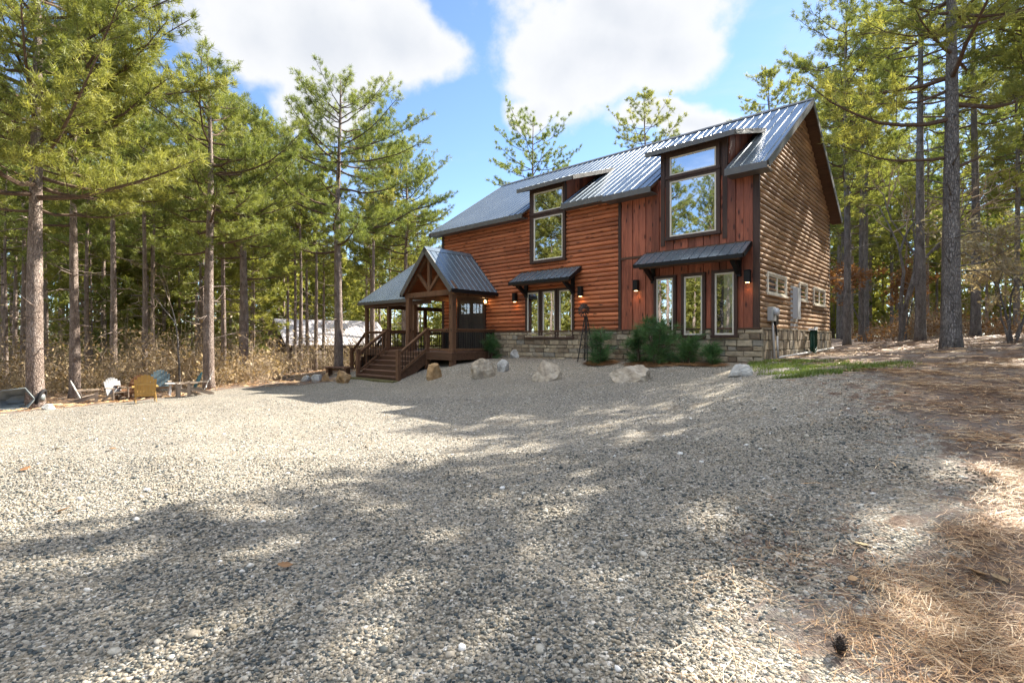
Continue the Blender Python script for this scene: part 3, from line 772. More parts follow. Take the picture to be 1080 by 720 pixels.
# ---- front door
FL = -.47
q = HB()
q.bx(10.5, 10.6, 0, .12, FL, 1.75); q.bx(12.14, 12.24, 0, .12, FL, 1.75); q.bx(10.5, 12.24, 0, .121, 1.66, 1.78)
q.bx(10.6, 12.14, -.01, .05, FL, 1.66)
fr_ = q.build('door_frame', M['trim'], house, bevel=.005)
for a, b, hs in ((10.605, 11.365, 1), (11.375, 12.135, -1)):
    q = HB(); v0, v1 = .055, .085
    q.bx(a, a+.1, v0, v1, FL+.02, 1.655); q.bx(b-.1, b, v0, v1, FL+.02, 1.655)
    for z0, z1 in ((FL+.02, FL+.24), (.98, 1.1), (1.52, 1.655)): q.bx(a+.1, b-.1, v0, v1-.001, z0, z1)
    for i in range(5): q.bx(a+.1+i*(b-a-.2)/5+.003, a+.1+(i+1)*(b-a-.2)/5-.003, v0, v1-.015, FL+.24, .98, random.random())
    for i in (1, 2): q.bx(a+.1+i*(b-a-.2)/3-.015, a+.1+i*(b-a-.2)/3+.015, v0, v1-.004, 1.1, 1.52)
    dr = q.build('door', M['door'], house, bevel=.003)
    p = HB(); p.add([L(a+.1,.068,1.1), L(b-.1,.068,1.1), L(b-.1,.068,1.52), L(a+.1,.068,1.52)], [(3,2,1,0)]); p.build('pane', M['door_glass'], dr)
    hx_ = b-.05 if hs > 0 else a+.05
    h = HB(); h.tube([L(hx_,.085,.45), L(hx_,.14,.47), L(hx_,.14,.68), L(hx_,.085,.7)], .011, 6); h.build('handle', M['black'], dr)

# ---- portico
PU0, PU1, PC, PV = 9.82, 13.02, 11.42, 2.48
PZ, PP = 1.86, 3.58
slp = (PP-PZ)/(PC-PU0)
for s_, ue in ((-1, PU0), (1, PU1)):
    q = HB(); q.ribbed((ue,PV,PZ), (ue,.05,PZ), (PC,PV,PP), (PC,.05,PP)); rf = q.build('portico_roof', M['metal'], house)
    q = HB(); q.slab([(ue,PV-.01,PZ), (ue,.05,PZ), (PC,.05,PP), (PC,PV-.01,PP)], .05); q.build('plank_ceiling', M['cedar_soffit'], rf)
    q = HB(); q.slab([(ue-(.02*s_*-1),PV,PZ+.02), (PC,PV,PP+.03), (PC,PV+.035,PP+.03), (ue-(.02*s_*-1),PV+.035,PZ+.02)], .19); q.build('bargeboard', M['fascia'], rf)
    q = HB(); q.bx(ue-.03 if s_ < 0 else ue, ue if s_ < 0 else ue+.03, .06, PV+.03, PZ-.12, PZ+.02); q.build('fascia', M['black'], rf)
q = HB(); q.slab([(PC-.15,PV+.04,PP-.12), (PC-.15,.05,PP-.12), (PC,.05,PP+.045), (PC,PV+.04,PP+.045)], .012); q.slab([(PC+.15,PV+.04,PP-.12), (PC+.15,.05,PP-.12), (PC,.05,PP+.045), (PC,PV+.04,PP+.045)], .012); q.build('ridge_cap', M['metal'], house)
VP_ = 2.25
def beam(name, a, b, w, h, m='post', parent=house): 
    q = HB(); q.br(a, b, w, h); return q.build(name, M[m], parent, bevel=.008)
tie = beam('tie_beam', (PU0+.05, VP_, PZ-.08), (PU1-.05, VP_, PZ-.08), .15, .2)
beam('king_post', (PC, VP_, PZ+.02), (PC, VP_, PP-.15), .14, .14, 'post', tie)
beam('strut', (PC+.05, VP_, PZ+.1), (PC+.72, VP_, PP-.95), .11, .12, 'post', tie); beam('strut', (PC-.05, VP_, PZ+.1), (PC-.72, VP_, PP-.95), .11, .12, 'post', tie)
for s_, ue in ((-1, PU0), (1, PU1)):
    beam('truss_rafter', (ue+s_*-.06, VP_, PZ-.02), (PC, VP_, PP-.16), .13, .16, 'post', tie)
    beam('side_beam', (ue - s_*.24, VP_, PZ-.1), (ue - s_*.24, .06, PZ-.1), .14, .2)
for uu in (10.06, 12.76):
    q = HB(); q.bx(uu-.1, uu+.1, VP_-.1, VP_+.1, -1.5, PZ-.18); q.bx(uu-.13, uu+.13, VP_-.13, VP_+.13, FL, FL+.12); q.build('post', M['post'], house, bevel=.01)
# dark sheet added over the gable logs: stands in for shade under the roof
q = HB(); q.poly([(PU0+.2,.10,PZ), (PU1-.2,.10,PZ), (PC,.10,PP-.25)]); q.poly([(PU0+.2,.11,PZ), (PC,.11,PP-.25), (PU1-.2,.11,PZ)][::-1]); q.bx(PU0+.2, PU1-.2, .06, .115, PZ-.08, PZ); q.build('gable_shade_panel', M['trim_x'], house)
# ---- decks
def planks(u0, u1, v0, v1, z, along='u', w=.14, th=.035):
    q = HB(); r = random.Random(int(u0*100))
    if along == 'u':
        v = v0
        while v < v1-.02: q.bx(u0, u1, v+.004, min(v+w, v1)-.004, z-th, z, r.random()); v += w
    else:
        u = u0
        while u < u1-.02: q.bx(u+.004, min(u+w, u1)-.004, v0, v1, z-th, z, r.random()); u += w
    return q
pd = planks(9.9, 14.45, .07, 2.42, FL).build('deck', M['deck'], house)
q = HB(); q.bx(9.92, 14.43, 2.38, 2.415, FL-.3, FL-.037); q.bx(9.915, 9.95, .07, 2.379, FL-.3, FL-.037); q.build('rim_joist', M['trim_x'], pd)
pd2 = planks(LEN+.08, 18.6, -D+.1, .068, FL, 'u').build('deck', M['deck'], house)
q = HB(); planks_b = planks(14.452, 18.6, .07, .8, FL); planks_b.build('deck', M['deck'], house)
q = HB(); q.bx(14.46, 18.58, .76, .79, FL-.3, FL-.037); q.bx(18.56, 18.59, -D+.1, .759, FL-.3, FL-.037); q.build('rim_joist', M['trim_x'], pd2)
q = HB(); 
for uu in (14.4, 16.4, 18.45):
    for vv in (.68, -2.8, -5.8, -8.5):
        q2 = HB(); q2.bx(uu-.07, uu+.07, vv-.07, vv+.07, -2.6, FL-.04); q2.build('deck_pier', M['post'], pd2)
# ---- porch roof (low gable at the left end)
E2U0, E2U1, E2V, E2Z = LEN+.06, 18.9, .92, 1.86
pz_r = E2Z + PIT*(E2V + D/2)
for sgn in (1, -1):
    vl = E2V if sgn > 0 else -D-.92
    q = HB(); q.ribbed((E2U0,vl,E2Z), (E2U1,vl,E2Z), (E2U0,-D/2,pz_r), (E2U1,-D/2,pz_r)); rf = q.build('porch_roof', M['metal'], house)
    q = HB(); q.slab([(E2U0,vl,E2Z), (E2U1,vl,E2Z), (E2U1,-D/2,pz_r), (E2U0,-D/2,pz_r)], .06); q.build('roof_deck', M['trim_x'], rf)
    q = HB(); q.bx(E2U0, E2U1+.02, vl if sgn > 0 else vl-.03, vl+.03 if sgn > 0 else vl, E2Z-.14, E2Z+.005); q.slab([(E2U1,vl,E2Z+.03), (E2U1+.03,vl,E2Z+.03), (E2U1+.03,-D/2,pz_r+.03), (E2U1,-D/2,pz_r+.03)], .17); q.build('fascia', M['fascia'], rf)
for vv in (.68, -D-.65): beam('porch_beam', (LEN+.1, vv, E2Z-.16), (18.6, vv, E2Z-.16), .14, .22, 'trim_x')
beam('porch_beam', (18.45, .6, E2Z-.16), (18.45, -D-.57, E2Z-.16), .14, .22, 'trim_x')
for uu, vv in ((18.45,.68), (16.5,.68), (14.5,.68), (18.45,-3.0), (18.45,-6.0), (18.45,-D-.5), (16.2,-D-.5), (14.0,-D-.5)):
    q = HB(); q.bx(uu-.08, uu+.08, vv-.08, vv+.08, FL, E2Z-.27); q.build('post', M['post'], house, bevel=.008)
# ---- railings
def railing(a, b, posts=(), name='railing', zb=.09, h=.86, slope=True):
    a = np.array(a, float); b = np.array(b, float); ln = np.linalg.norm((b-a)[:2])
    q = HB(); q.br(a+(0,0,h), b+(0,0,h), .13, .045); q.br(a+(0,0,h-.06), b+(0,0,h-.06), .04, .08)
    o = q.build(name, M['post'], house)
    q = HB(); q.br(a+(0,0,zb), b+(0,0,zb), .045, .085); q.build('bottom_rail', M['post'], o)
    n = max(2, int(ln/.115)); 
    w = HB()
    for i in range(1, n):
        p = a + (b-a)*i/n
        w.bx(p[0]-.009, p[0]+.009, p[1]-.009, p[1]+.009, p[2]+zb+.03, p[2]+h-.1)
    w.build('balustrade', M['black'], o)
    return o
def newel(u, v, z0, z1, w=.14):
    q = HB(); q.bx(u-w/2, u+w/2, v-w/2, v+w/2, z0, z1-.03); q.bx(u-w/2-.02, u+w/2+.02, v-w/2-.02, v+w/2+.02, z1-.03, z1); return q.build('newel_post', M['post'], house, bevel=.008)
SV0, SV1, SZ = 2.42, 3.82, -1.57
SU0, SU1 = 11.47, 14.15
newel(SU0, 2.33, -1.5, .45); newel(SU1+.05, 2.33, -1.6, .45); newel(SU0-.05, SV1-.1, -1.75, -.38); newel(SU1+.05, SV1-.1, -1.8, -.38)
railing((10.17,2.3,FL), (SU0-.08,2.3,FL)); railing((9.98,2.14,FL), (9.98,.12,FL)); railing((14.43,2.25,FL), (14.43,.8,FL)); railing((SU1+.13,2.33,FL), (14.4,2.33,FL))
newel(14.43, 2.33, -1.6, .45)
railing((14.6,.72,FL), (16.4,.72,FL)); railing((16.6,.72,FL), (18.35,.72,FL)); railing((18.45,-.6,FL), (18.45,-2.9,FL)); railing((18.45,-3.1,FL), (18.45,-5.9,FL)); railing((18.45,-6.1,FL), (18.45,-D-.4,FL))
railing((18.35,-D-.5,FL), (16.3,-D-.5,FL)); railing((16.1,-D-.5,FL), (14.1,-D-.5,FL))
for uu in (SU0-.03, SU1+.05): railing((uu,2.40,FL), (uu,SV1-.18,SZ+.22), zb=.1, h=.86)
# ---- stairs
n = 6; rise = (FL-SZ)/n; run = (SV1-SV0)/(n-1)
st = HB()
for i in range(n-1):
    z = FL - rise*(i+1); v0 = SV0 + run*i
    st.bx(SU0+.05, SU1-.03, v0, v0+run*.5-.004, z-.04, z, random.random()); st.bx(SU0+.05, SU1-.03, v0+run*.5+.004, v0+run+.035, z-.04, z, random.random())
stairs = st.build('stairs', M['deck'], house)
q = HB()
for i in range(n):
    z = FL - rise*i; v0 = SV0 + run*i - (.0 if i else -.003)
    q.bx(SU0+.06, SU1-.04, v0-.022, v0-.002, z-rise+.002, z-.042)
q.build('riser', M['trim_x'], stairs)
for uu in (SU0+.005, SU1-.028):
    q = HB(); q.hexa([L(uu,SV0,FL-.5), L(uu,SV1,SZ-.3), L(uu+.045,SV1,SZ-.3), L(uu+.045,SV0,FL-.5), L(uu,SV0,FL-.06), L(uu,SV1,SZ+.14), L(uu+.045,SV1,SZ+.14), L(uu+.045,SV0,FL-.06)]); q.build('stringer', M['trim_x'], stairs)
M['mossy'] = plain('mossy_timber', (.13,.12,.05), .85, 0, .5, 9, .4)
q = HB(); q.bx(SU0-.15, SU1+.2, SV1-.02, SV1+.22, SZ-.25, SZ+.05); q.build('bottom_sill', M['mossy'], stairs)
# side stair at the porch's left end
ns = 6
q = HB()
for i in range(ns-1):
    z = FL - .2*(i+1); u0 = 18.6 + .28*i
    q.bx(u0, u0+.29, -.5, .62, z-.04, z, random.random()); q.bx(u0-.02, u0-.001, -.5, .62, z-.0, z+.158)
q.build('side_stairs', M['deck'], house)
newel(19.95, .66, -2.2, -.42); newel(19.95, -.55, -2.2, -.42)
railing((18.53,.66,FL), (19.88,.66,SZ+.1), h=.86); railing((18.53,-.55,FL), (19.88,-.55,SZ+.1), h=.86)

# ---- service things on the gable wall
q = HB(); q.bx(-.2, -.06, -1.0, -.62, .52, .92); mt = q.build('meter_box', M['meter'], house, bevel=.015)
q = HB(); q.tube([L(-.2,-.81,.78), L(-.3,-.81,.78), L(-.33,-.81,.78)], [.11,.11,.06], 14); q.build('meter_dial', M['grey_box'], mt, True)
q = HB(); q.tube([L(-.13,-.86,.53), L(-.15,-.86,.2), L(-.2,-.86,-.75)], .03, 8); q.build('conduit', M['pipe'], mt, True)
q = HB(); q.bx(-.17, -.06, -1.32, -1.08, .42, .78); q.tube([L(-.12,-1.2,.42), L(-.15,-1.2,.2), L(-.17,-1.2,-.2)], .022, 8); q.build('switch_box', M['black'], mt)
q = HB(); q.bx(-.19, -.06, -3.72, -3.28, .66, 1.66); q.bx(-.2, -.191, -3.68, -3.32, .72, 1.6); q.bx(-.06, -.05, -3.9, -3.05, .3, 1.75); q.build('service_panel', M['grey_box'], house, bevel=.008)
q = HB(); q.tube([L(-.24,-1.0,-.52), L(-.24,-4,-.45), L(-.22,-8.5,-.33)], .035, 8); q.tube([L(-.24,-1.0,-.52), L(-.22,-1.0,.1)], .025, 6); q.build('drain_pipe', M['pipe'], house, True)
# ------------------------------------------------------------------ pines
def unit(v): return v/(np.linalg.norm(v, axis=-1, keepdims=True)+1e-9)
def needle_tufts(P, Dv, tint, K=16, ln=.2, w=.013, spread=.75, r=None):
    """P, Dv (n,3): one tuft of K needles at each P, fanning round Dv"""
    r = r or rng; n = len(P)
    d = unit(Dv[:,None,:] + r.standard_normal((n,K,3))*spread)
    base = P[:,None,:] + r.standard_normal((n,K,3))*.035 - Dv[:,None,:]*(r.random((n,K,1))*.10)
    side = unit(np.cross(d, r.standard_normal((n,K,3))))
    l = ln*(.7+.5*r.random((n,K,1)))
    tip = base + d*l; tip[...,2] -= l[...,0]*.12
    V = np.empty((n,K,3,3)); V[:,:,0] = base - side*w; V[:,:,1] = base + side*w; V[:,:,2] = tip
    tn = np.clip(tint[:,None] + .18*r.standard_normal((n,K)), 0, 1)
    return V.reshape(-1,3), np.repeat(tn.ravel(), 3)

def pine(name, seed, H, dia, cb, Rad, whorl=.38, K=24, ln=.22, w=.0105, dens=1.0, top='round', extra=(), lean=0, stubs=10, bark='bark', mat='needles', root=None, sides=10):
    """Empty > trunk, limb, crown"""
    r = np.random.default_rng(seed)
    root = root or thing(name, None, 'tree')
    # trunk
    nseg = int(H/.7); zs = np.linspace(-.25, H, nseg+1)
    ph = r.random(4)*6.28; bend = .012*H
    def ctr(z):
        t = z/H
        return np.array((lean*z + bend*.5*math.sin(2.1*t*3+ph[0])*t, bend*.5*math.sin(1.7*t*3+ph[1])*t, z))
    def rad(z):
        t = max(0, z)/H
        return dia/2*((1-t)**.75*.92 + .06) * (1 + .35*math.exp(-max(z,0)/.25))
    mb = MB(); pts = [ctr(z) for z in zs]
    mb.tube(pts, [rad(z)*(1+.03*r.standard_normal()) for z in zs], sides)
    for i in range(stubs):                                   # dead stubs below the crown
        z = r.uniform(min(2.0, cb*.3), cb); az = r.random()*6.28; l = r.uniform(.3, 1.5)
        c = ctr(z); d = np.array((math.cos(az), math.sin(az), r.uniform(-.25,.3)))
        q = c + d*l*.5 + (0,0,r.normal()*.06)
        mb.tube([c, q, c + d*l + (0,0,r.normal()*.15)], [.022,.015,.004], 4, False)
        if r.random() < .6: mb.tube([q, q + d*l*.3 + r.normal(size=3)*.2], [.009,.003], 3, False)
    tr = mb.build('trunk', M[bark], root, True)
    # limbs
    lm = MB(); tp, td, tt = [], [], []
    def limb(z, az, Ln, rise, thick=None):
        c = ctr(z); d0 = np.array((math.cos(az), math.sin(az), 0)); k = 6
        pts = []; curl = r.uniform(.05, .35); sw = r.normal()*.25; droop = r.uniform(0, .12)
        for i in range(k+1):
            s = i/k
            side = np.array((-d0[1], d0[0], 0))*sw*Ln*s*s*.6
            pts.append(c + d0*Ln*s + side + np.array((0,0, Ln*(rise*s + curl*s*s - droop*math.sin(3.1*s)) + r.normal()*.03)))
        r0 = thick or min(rad(z)*.55, .016+.014*Ln)
        lm.tube(pts, [r0*(1-.82*i/k) for i in range(k+1)], 5, False)
        tint = r.uniform(.15, .75)
        n = max(4, int(Ln*4.0*dens))
        for j in range(n):
            s = .22 + .78*((j+.5)/n)**.85; q = s*k; a = int(min(q, k-1)); b = pts[a] + (pts[a+1]-pts[a])*(q-a)
            dirl = unit(pts[a+1]-pts[a]); sg = 1 if j % 2 else -1
            hz = np.array((-dirl[1], dirl[0], 0))*sg
            d2 = unit(dirl*.75 + hz*r.uniform(.45,1.1) + np.array((0,0,r.uniform(.0,.5))) + r.normal(size=3)*.15)
            l2 = (.28 + (1-s)*Ln*.42)*r.uniform(.6,1.25)
            if j == n-1: d2 = dirl; l2 *= 1.1
            e = b + d2*l2 + np.array((0,0,.12*l2)); mid = b + d2*l2*.55
            lm.tube([b, mid, e], [.011,.008,.004], 3, False)
            m = max(3, int(l2/.115))
            for i in range(m):
                f = .35 + .65*(i+1)/m
                if r.random() > .92: continue
                o = r.normal(size=3)*.085*(1 if i < m-1 else .3)
                tp.append(b + (e-b)*f + o); td.append(unit(d2*.8 + np.array((0,0,.45)) + r.normal(size=3)*.35)); tt.append(tint + r.normal()*.13)
    z = cb
    while z < H - .25:
        t = (z-cb)/(H-cb)
        if top == 'round': prof = math.sin(min(1, (t*.86+.2))*math.pi)**.7 if t > .35 else .78+.2*t
        elif top == 'cone': prof = (1-t)**.8*.95+.1
        else: prof = .55 + .6*t if t < .6 else (1-t)*2.1+.12
        nb = r.integers(2, 5) if t > .1 else r.integers(1, 3)
        a0 = r.random()*6.28
        for i in range(nb):
            az = a0 + 6.28*i/nb + r.normal()*.4
            Ln = max(.45, Rad*prof*r.uniform(.55, 1.15))
            limb(z + r.normal()*.08, az, Ln, -.05 + .75*t**1.3 + r.normal()*.1)
        z += whorl*r.uniform(.75, 1.3)*(1 if t > .25 else 1.35)
    for e in extra: limb(*e)
    for i in range(5):                                        # leader
        tp.append(ctr(H) + r.normal(size=3)*.1); td.append(np.array((0,0,1.0))); tt.append(.6)
    lm.build('limb_work' if False else 'limbs', M['limb'], root)
    P = np.array(tp); Dv = np.array(td); T = np.clip(np.array(tt), 0, 1)
    V, tn = needle_tufts(P, Dv, T, K, ln, w, r=r)
    bigmesh('crown', V, np.arange(len(V)).reshape(-1,3), M[mat], root, tone=tn)
    return root

def put(o, x, y, rz=0, s=1.0, label=None, group=None, sink=.08):
    o.location = (x, y, G(x, y) - sink); o.rotation_euler = (0,0,rz); o.scale = (s,)*3
    return tag(o, label, None, group)

# the single trees that stand out
def solo(x, y, label, **k):
    o = pine('pine_tree', **k); put(o, x, y, 0, 1, label); return o
solo(-13.5, 14.5, 'sunlit pine with long low branches, standing over the overturned barrow at the left edge', seed=21, H=15.5, dia=.43, cb=5.6, Rad=4.4, dens=1.25,
     extra=((6.0, -.25, 4.6, .02), (7.6, .1, 3.6, .25), (6.3, 1.2, 3.8, 0), (6.4, -1.3, 4.4, .0), (7.0,-.7,4.6,.05), (8.2,-.9,4.4,.12), (9,.0,4,.15), (7.4,2.6,3.5,.1)))
solo(-16.4, 19.2, 'rough barked pine right behind the white adirondack chair seen from the side', seed=22, H=12.5, dia=.37, cb=6.0, Rad=3.4, stubs=22)
solo(-11.6, 19.6, 'tall straight pine at the right end of the adirondack chairs', seed=23, H=12.8, dia=.41, cb=5.6, Rad=3.4, dens=1.1, stubs=14, extra=((6.4,.3,3.0,.35),(5.6,-.2,2.8,.1),(5.4,2.8,2.6,.0)))
solo(-9.15, 27, 'tall full crowned pine behind the low bench by the porch stairs', seed=24, H=15.4, dia=.5, cb=7.2, Rad=4.7, dens=1.0, stubs=10, bark='bark', extra=((7.4,.15,5.0,.2),(6.3,3.0,4.2,.12),(6.6,-1,4,.05)))
solo(-12.9, 24.6, 'thick double looking pine half hidden in vines left of the far cabin', seed=25, H=13.2, dia=.46, cb=5, Rad=3.2, stubs=26)
solo(-8.7, 42.0, 'bright yellow green pine rising behind the porch roof', seed=26, H=18.2, dia=.45, cb=8, Rad=4.8)
solo(11.15, 13, 'largest pine trunk on the right, casting its shadow over the drive', seed=31, H=13.0, dia=.43, cb=6.6, Rad=3.4, dens=.7, stubs=26, bark='bark_grey', top='vase',
     extra=((5.9, 3.05, 3.6, .12), (6.3, .2, 3.8, .1), (5.0, 2.8, 2.4, -.02), (6.9, 4.2, 3.2, .25), (7.0,2.2,3.4,.1), (4.7,.4,2.6,.2)))
solo(15.7, 24, 'grey trunked pine close beside the rear corner of the house', seed=32, H=17.0, dia=.35, cb=6.6, Rad=3.4, dens=1.0, bark='bark_grey', top='vase', stubs=24)
solo(15.95, 20, 'mid sized pine standing left of the largest right hand trunk', seed=33, H=16.5, dia=.37, cb=8.8, Rad=2.6, dens=.6, bark='bark_grey', stubs=22)
solo(20.1, 22.2, 'pine trunk just right of and behind the largest right hand trunk', seed=34, H=17, dia=.38, cb=9.5, Rad=2.8, dens=.6, bark='bark_grey', stubs=22)
solo(1.7, 40, 'sparse crowned pine showing above the middle of the house roof', seed=41, H=18.3, dia=.4, cb=10, Rad=4.6, dens=.55, whorl=.6, K=18, ln=.24, w=.018, top='vase')
solo(10.2, 39, 'thin topped pine showing above the house roof between the dormers', seed=42, H=19.4, dia=.36, cb=11, Rad=3.5, dens=.55, whorl=.6, K=18, ln=.24, w=.018)
solo(18.3, 36.5, 'sparse pine showing above the ridge near the gable peak', seed=43, H=19.2, dia=.36, cb=11, Rad=4.2, dens=.6, whorl=.6, K=18, ln=.24, w=.018)

# woods: a few kinds, copied tree by tree
kinds = [dict(H=14, dia=.25, cb=7.0, Rad=2.5, K=14, ln=.26, w=.02, dens=.95, stubs=16),
         dict(H=15.5, dia=.29, cb=8.2, Rad=2.8, K=14, ln=.26, w=.02, dens=.85, stubs=20, top='vase'),
         dict(H=12.5, dia=.2, cb=5.4, Rad=2.3, K=14, ln=.26, w=.02, dens=1, stubs=14, top='cone'),
         dict(H=17.5, dia=.32, cb=6.6, Rad=3.2, K=14, ln=.26, w=.02, dens=.6, stubs=24, top='vase', bark='bark_grey'),
         dict(H=16.5, dia=.25, cb=5.6, Rad=2.9, K=14, ln=.26, w=.02, dens=.6, stubs=22, bark='bark_grey'),
         dict(H=9.5, dia=.13, cb=1.6, Rad=2.0, K=14, ln=.26, w=.02, dens=.95, stubs=8, top='cone')]
protos = [None]*len(kinds)
def wood_tree(k, x, y, s, label, group):
    rz = random.random()*6.28
    if protos[k] is None:
        protos[k] = pine('pine_tree', seed=100+k, **kinds[k]); o = protos[k]; put(o, x, y, rz, s, label, group)
    else: o = dup(protos[k], (x, y, G(x, y)-.08), rz, s, label, group)
    return o
solo_xy = [(-13.5,14.5),(-16.4,19.2),(-11.6,19.6),(-9.15,27),(-12.9,24.6),(-8.7,42.0),(11.15,13),(15.7,24),(15.95,20),(20.1,22.2)]
def in_house(x, y, m=1.0):
    hu = (x-C0[0])*A_[0] + (y-C0[1])*A_[1]; hv = -((x-C0[0])*B_[0] + (y-C0[1])*B_[1])
    return -m < hu < 20+m and -D-1-m < hv < 3+m
cabin_xy = np.array((-18.2, 47.5))
placed = list(solo_xy)
def scatter(n, xa, xb, ya, yb, gap, ks, zone, seed, smin=.88, smax=1.15, ok=lambda x, y: True):
    r = random.Random(seed); tries = 0; c = 0
    while c < n and tries < 6000:
        tries += 1
        y = r.uniform(ya, yb); x = r.uniform(xa(y), xb(y))
        if in_house(x, y, 1.6) or not ok(x, y): continue
        if np.hypot(x-cabin_xy[0], y-cabin_xy[1]) < 6.5: continue
        if min(np.hypot(x-a, y-b) for a, b in placed) < gap: continue
        lab, grp = zone(x, y) if callable(zone) else zone
        placed.append((x, y)); wood_tree(r.choice(ks), x, y, r.uniform(smin, smax), lab, grp); c += 1
def left_zone(x, y):
    q = 540 + 540*x/y
    if q < 70: w = 'left of the leftmost adirondack chair'
    elif q < 140: w = 'behind the white and grey chairs'
    elif q < 215: w = 'behind the gold, blue and teal chairs'
    elif q < 290: w = 'between teal chair and far cabin'
    elif q < 375: w = 'around the pale far cabin roof'
    else: w = 'seen between the porch posts'
    d = 'slender pine in the front of the woods ' if y < 32 else 'thin distant pine deep in the woods '
    return d + w, ('front pines ' if y < 32 else 'distant pines ') + w
def open_left(x, y):
    q = 540+540*x/y
    return not (-13.5 < x < -8 and y < 30) and not (x > -17 and y < 44 and (x*7.3+y*3.1) % 1 < .62) and not (283 < q < 352 and y < 46)
scatter(19, lambda y: -1.02*y-2, lambda y: -.36*y-1, 23, 32, 2.6, [0,1,1,2,5], left_zone, 1, ok=open_left)
for px_, y_ in ((303,41),(311,36),(317,33),(324,40),(333,35),(341,43)):
    x_ = (px_-540)/540*y_; placed.append((x_, y_)); wood_tree(1, x_, y_, .85 + .04*(px_ % 5), 'thin straight pine in front of the far cabin roof', 'thin pines in front of the far cabin')
scatter(46, lambda y: -1.0*y-1, lambda y: -.13*y-2, 33, 62, 2.7, [0,1,1,1,2], left_zone, 2, .95, 1.25, ok=open_left)
def open_gable(x, y):
    dx, dy = x-10, y-17.6; t, p = dx*.83+dy*.555, -dx*.555+dy*.83
    return not (4 < t < 24 and -3.2 < p < 3.4)
def right_zone(x, y):
    q = 540 + 540*x/y
    if q < 940: w = 'between house corner and forked trunk'
    elif q < 1000: w = 'left of the largest right hand trunk'
    else: w = 'right of the largest right hand trunk'
    d = 'grey trunked pine at the woods edge ' if y < 30 else 'thin pine far back in the woods '
    return d + w, ('near pines ' if y < 30 else 'far pines ') + w
scatter(10, lambda y: .66*y, lambda y: 1.02*y, 21, 31, 2.6, [3,4,4,1], right_zone, 3, ok=open_gable)
scatter(22, lambda y: .62*y, lambda y: 1.04*y, 31, 55, 2.8, [3,4,1,0,2], right_zone, 4, .9, 1.15, ok=open_gable)
# behind the house
scatter(9, lambda y: -.1*y, lambda y: .55*y, 48, 62, 4, [0,2,5], ('pine far behind the house, mostly hidden by its roof', 'pines hidden behind the house'), 5, .8, .95)
# right of the frame: they shade the drive; left of the frame: mirrored in the panes
for i, (x, y, k, s) in enumerate(((17.4,15.5,3,1.12),(15.2,14.2,0,.9),(21,17.5,4,1.1),(19,9.5,1,1.05),(24,12.5,3,1.0),(16.5,5.2,4,1.0),(22,4,3,1.1),(27,8,1,1.1),(28.5,17,3,1.05),(14.5,-1,1,.9),(19.5,-.5,4,1),(33,13,3,1.1),(25.5,22,3,1),(30.5,25,4,1),(26,-3,3,1))):
    placed.append((x, y)); wood_tree(k, x, y, s, 'grey trunked pine beyond the right edge of the drive, shading the gravel', 'pines shading the drive from the right')
for i, (x, y, k, s) in enumerate(((-19,6,1,1),(-23,9,0,1),(-21,1.5,3,.9),(-26,4,1,1),(-28,11,0,1.1),(-22,12.5,2,1.1),(-25,-2,1,1),(-20,-6,3,.9),(-31,6,1,1.1),(-30,-4,3,1),(-18,10.5,5,1),(-33,13,1,1.1),(-16,-11,1,1),(-23,-12,3,1),(-9,-16,1,1))):
    placed.append((x, y)); wood_tree(k, x, y, s, 'sunlit pine across the drive, mirrored in the house windows', 'pines mirrored in the windows')

# leafless forked tree and saplings
def bare_tree(name, seed, H, dia, label, x, y, leaves=None, nleaf=0, forks=2, spread=.35, leafsize=.07, lmax=2.0):
    r = np.random.default_rng(seed); root = thing(name, label, 'tree'); mb = MB(); tw = MB(); pts_ = []
    def grow(p, d, l, rad, dep):
        k = 5; P = [p]
        for i in range(k):
            d = unit(d + r.normal(size=3)*.12 + np.array((0,0,.04))); P.append(P[-1] + d*l/k)
        (mb if dep < 2 else tw).tube(P, [rad*(1-.5*i/k) for i in range(k+1)], 7 if dep < 1 else 4, False)
        if dep >= 2: pts_.extend(P[2:])
        if dep > 3 or rad < .006: return
        for j in range(2 if dep == 0 else 3):
            a = P[-1] if (j == 0 or dep == 0) else P[r.integers(2, k)]
            grow(a, unit(d + r.normal(size=3)*(.3 + spread*dep*.6)), l*r.uniform(.5,.8), rad*r.uniform(.45,.62), dep+1)
    for f in range(forks):
        an = r.random()*6.28
        grow(np.array((.08*math.cos(an), .08*math.sin(an), -.1)), unit(np.array((math.cos(an)*.12, math.sin(an)*.12, 1))), H*.45, dia/2, 0)
    mb.build('trunk', M['bark_grey'], root, True); tw.build('branches' if False else 'twigs', M['twig'], root)
    if nleaf:
        Q = np.array(pts_); Q = Q[r.integers(0, len(Q), nleaf)] + r.normal(size=(nleaf,3))*.1
        bigmesh('foliage', *leaf_quads(Q, leafsize, r), M[leaves], root, tone=np.repeat(r.random(nleaf), 4))
    put(root, x, y, 0, 1); return root
def leaf_quads(Q, size, r):
    n = len(Q); a = unit(r.standard_normal((n,3))); b = unit(np.cross(a, r.standard_normal((n,3)))); s = size*(.6+.8*r.random((n,1)))
    V = np.stack([Q-a*s, Q+b*s*.45, Q+a*s, Q-b*s*.45], 1)
    return V.reshape(-1,3), np.arange(4*n).reshape(-1,4)
bare_tree('forked_tree', 51, 9, .2, 'dark forked leafless tree in the right woods beside the house', 16.6, 22, forks=3, spread=.3)
bare_tree('leaning_sapling', 52, 6.5, .1, 'thin bent leafless sapling left of the tall pine by the chairs', -13.6, 21.2, forks=1, spread=.5)
bare_tree('beech_sapling', 53, 4.2, .07, 'sapling holding pale dry leaves near the right edge', 13.9, 14.3, 'pale_leaf', 2600, 3, .9, .06)
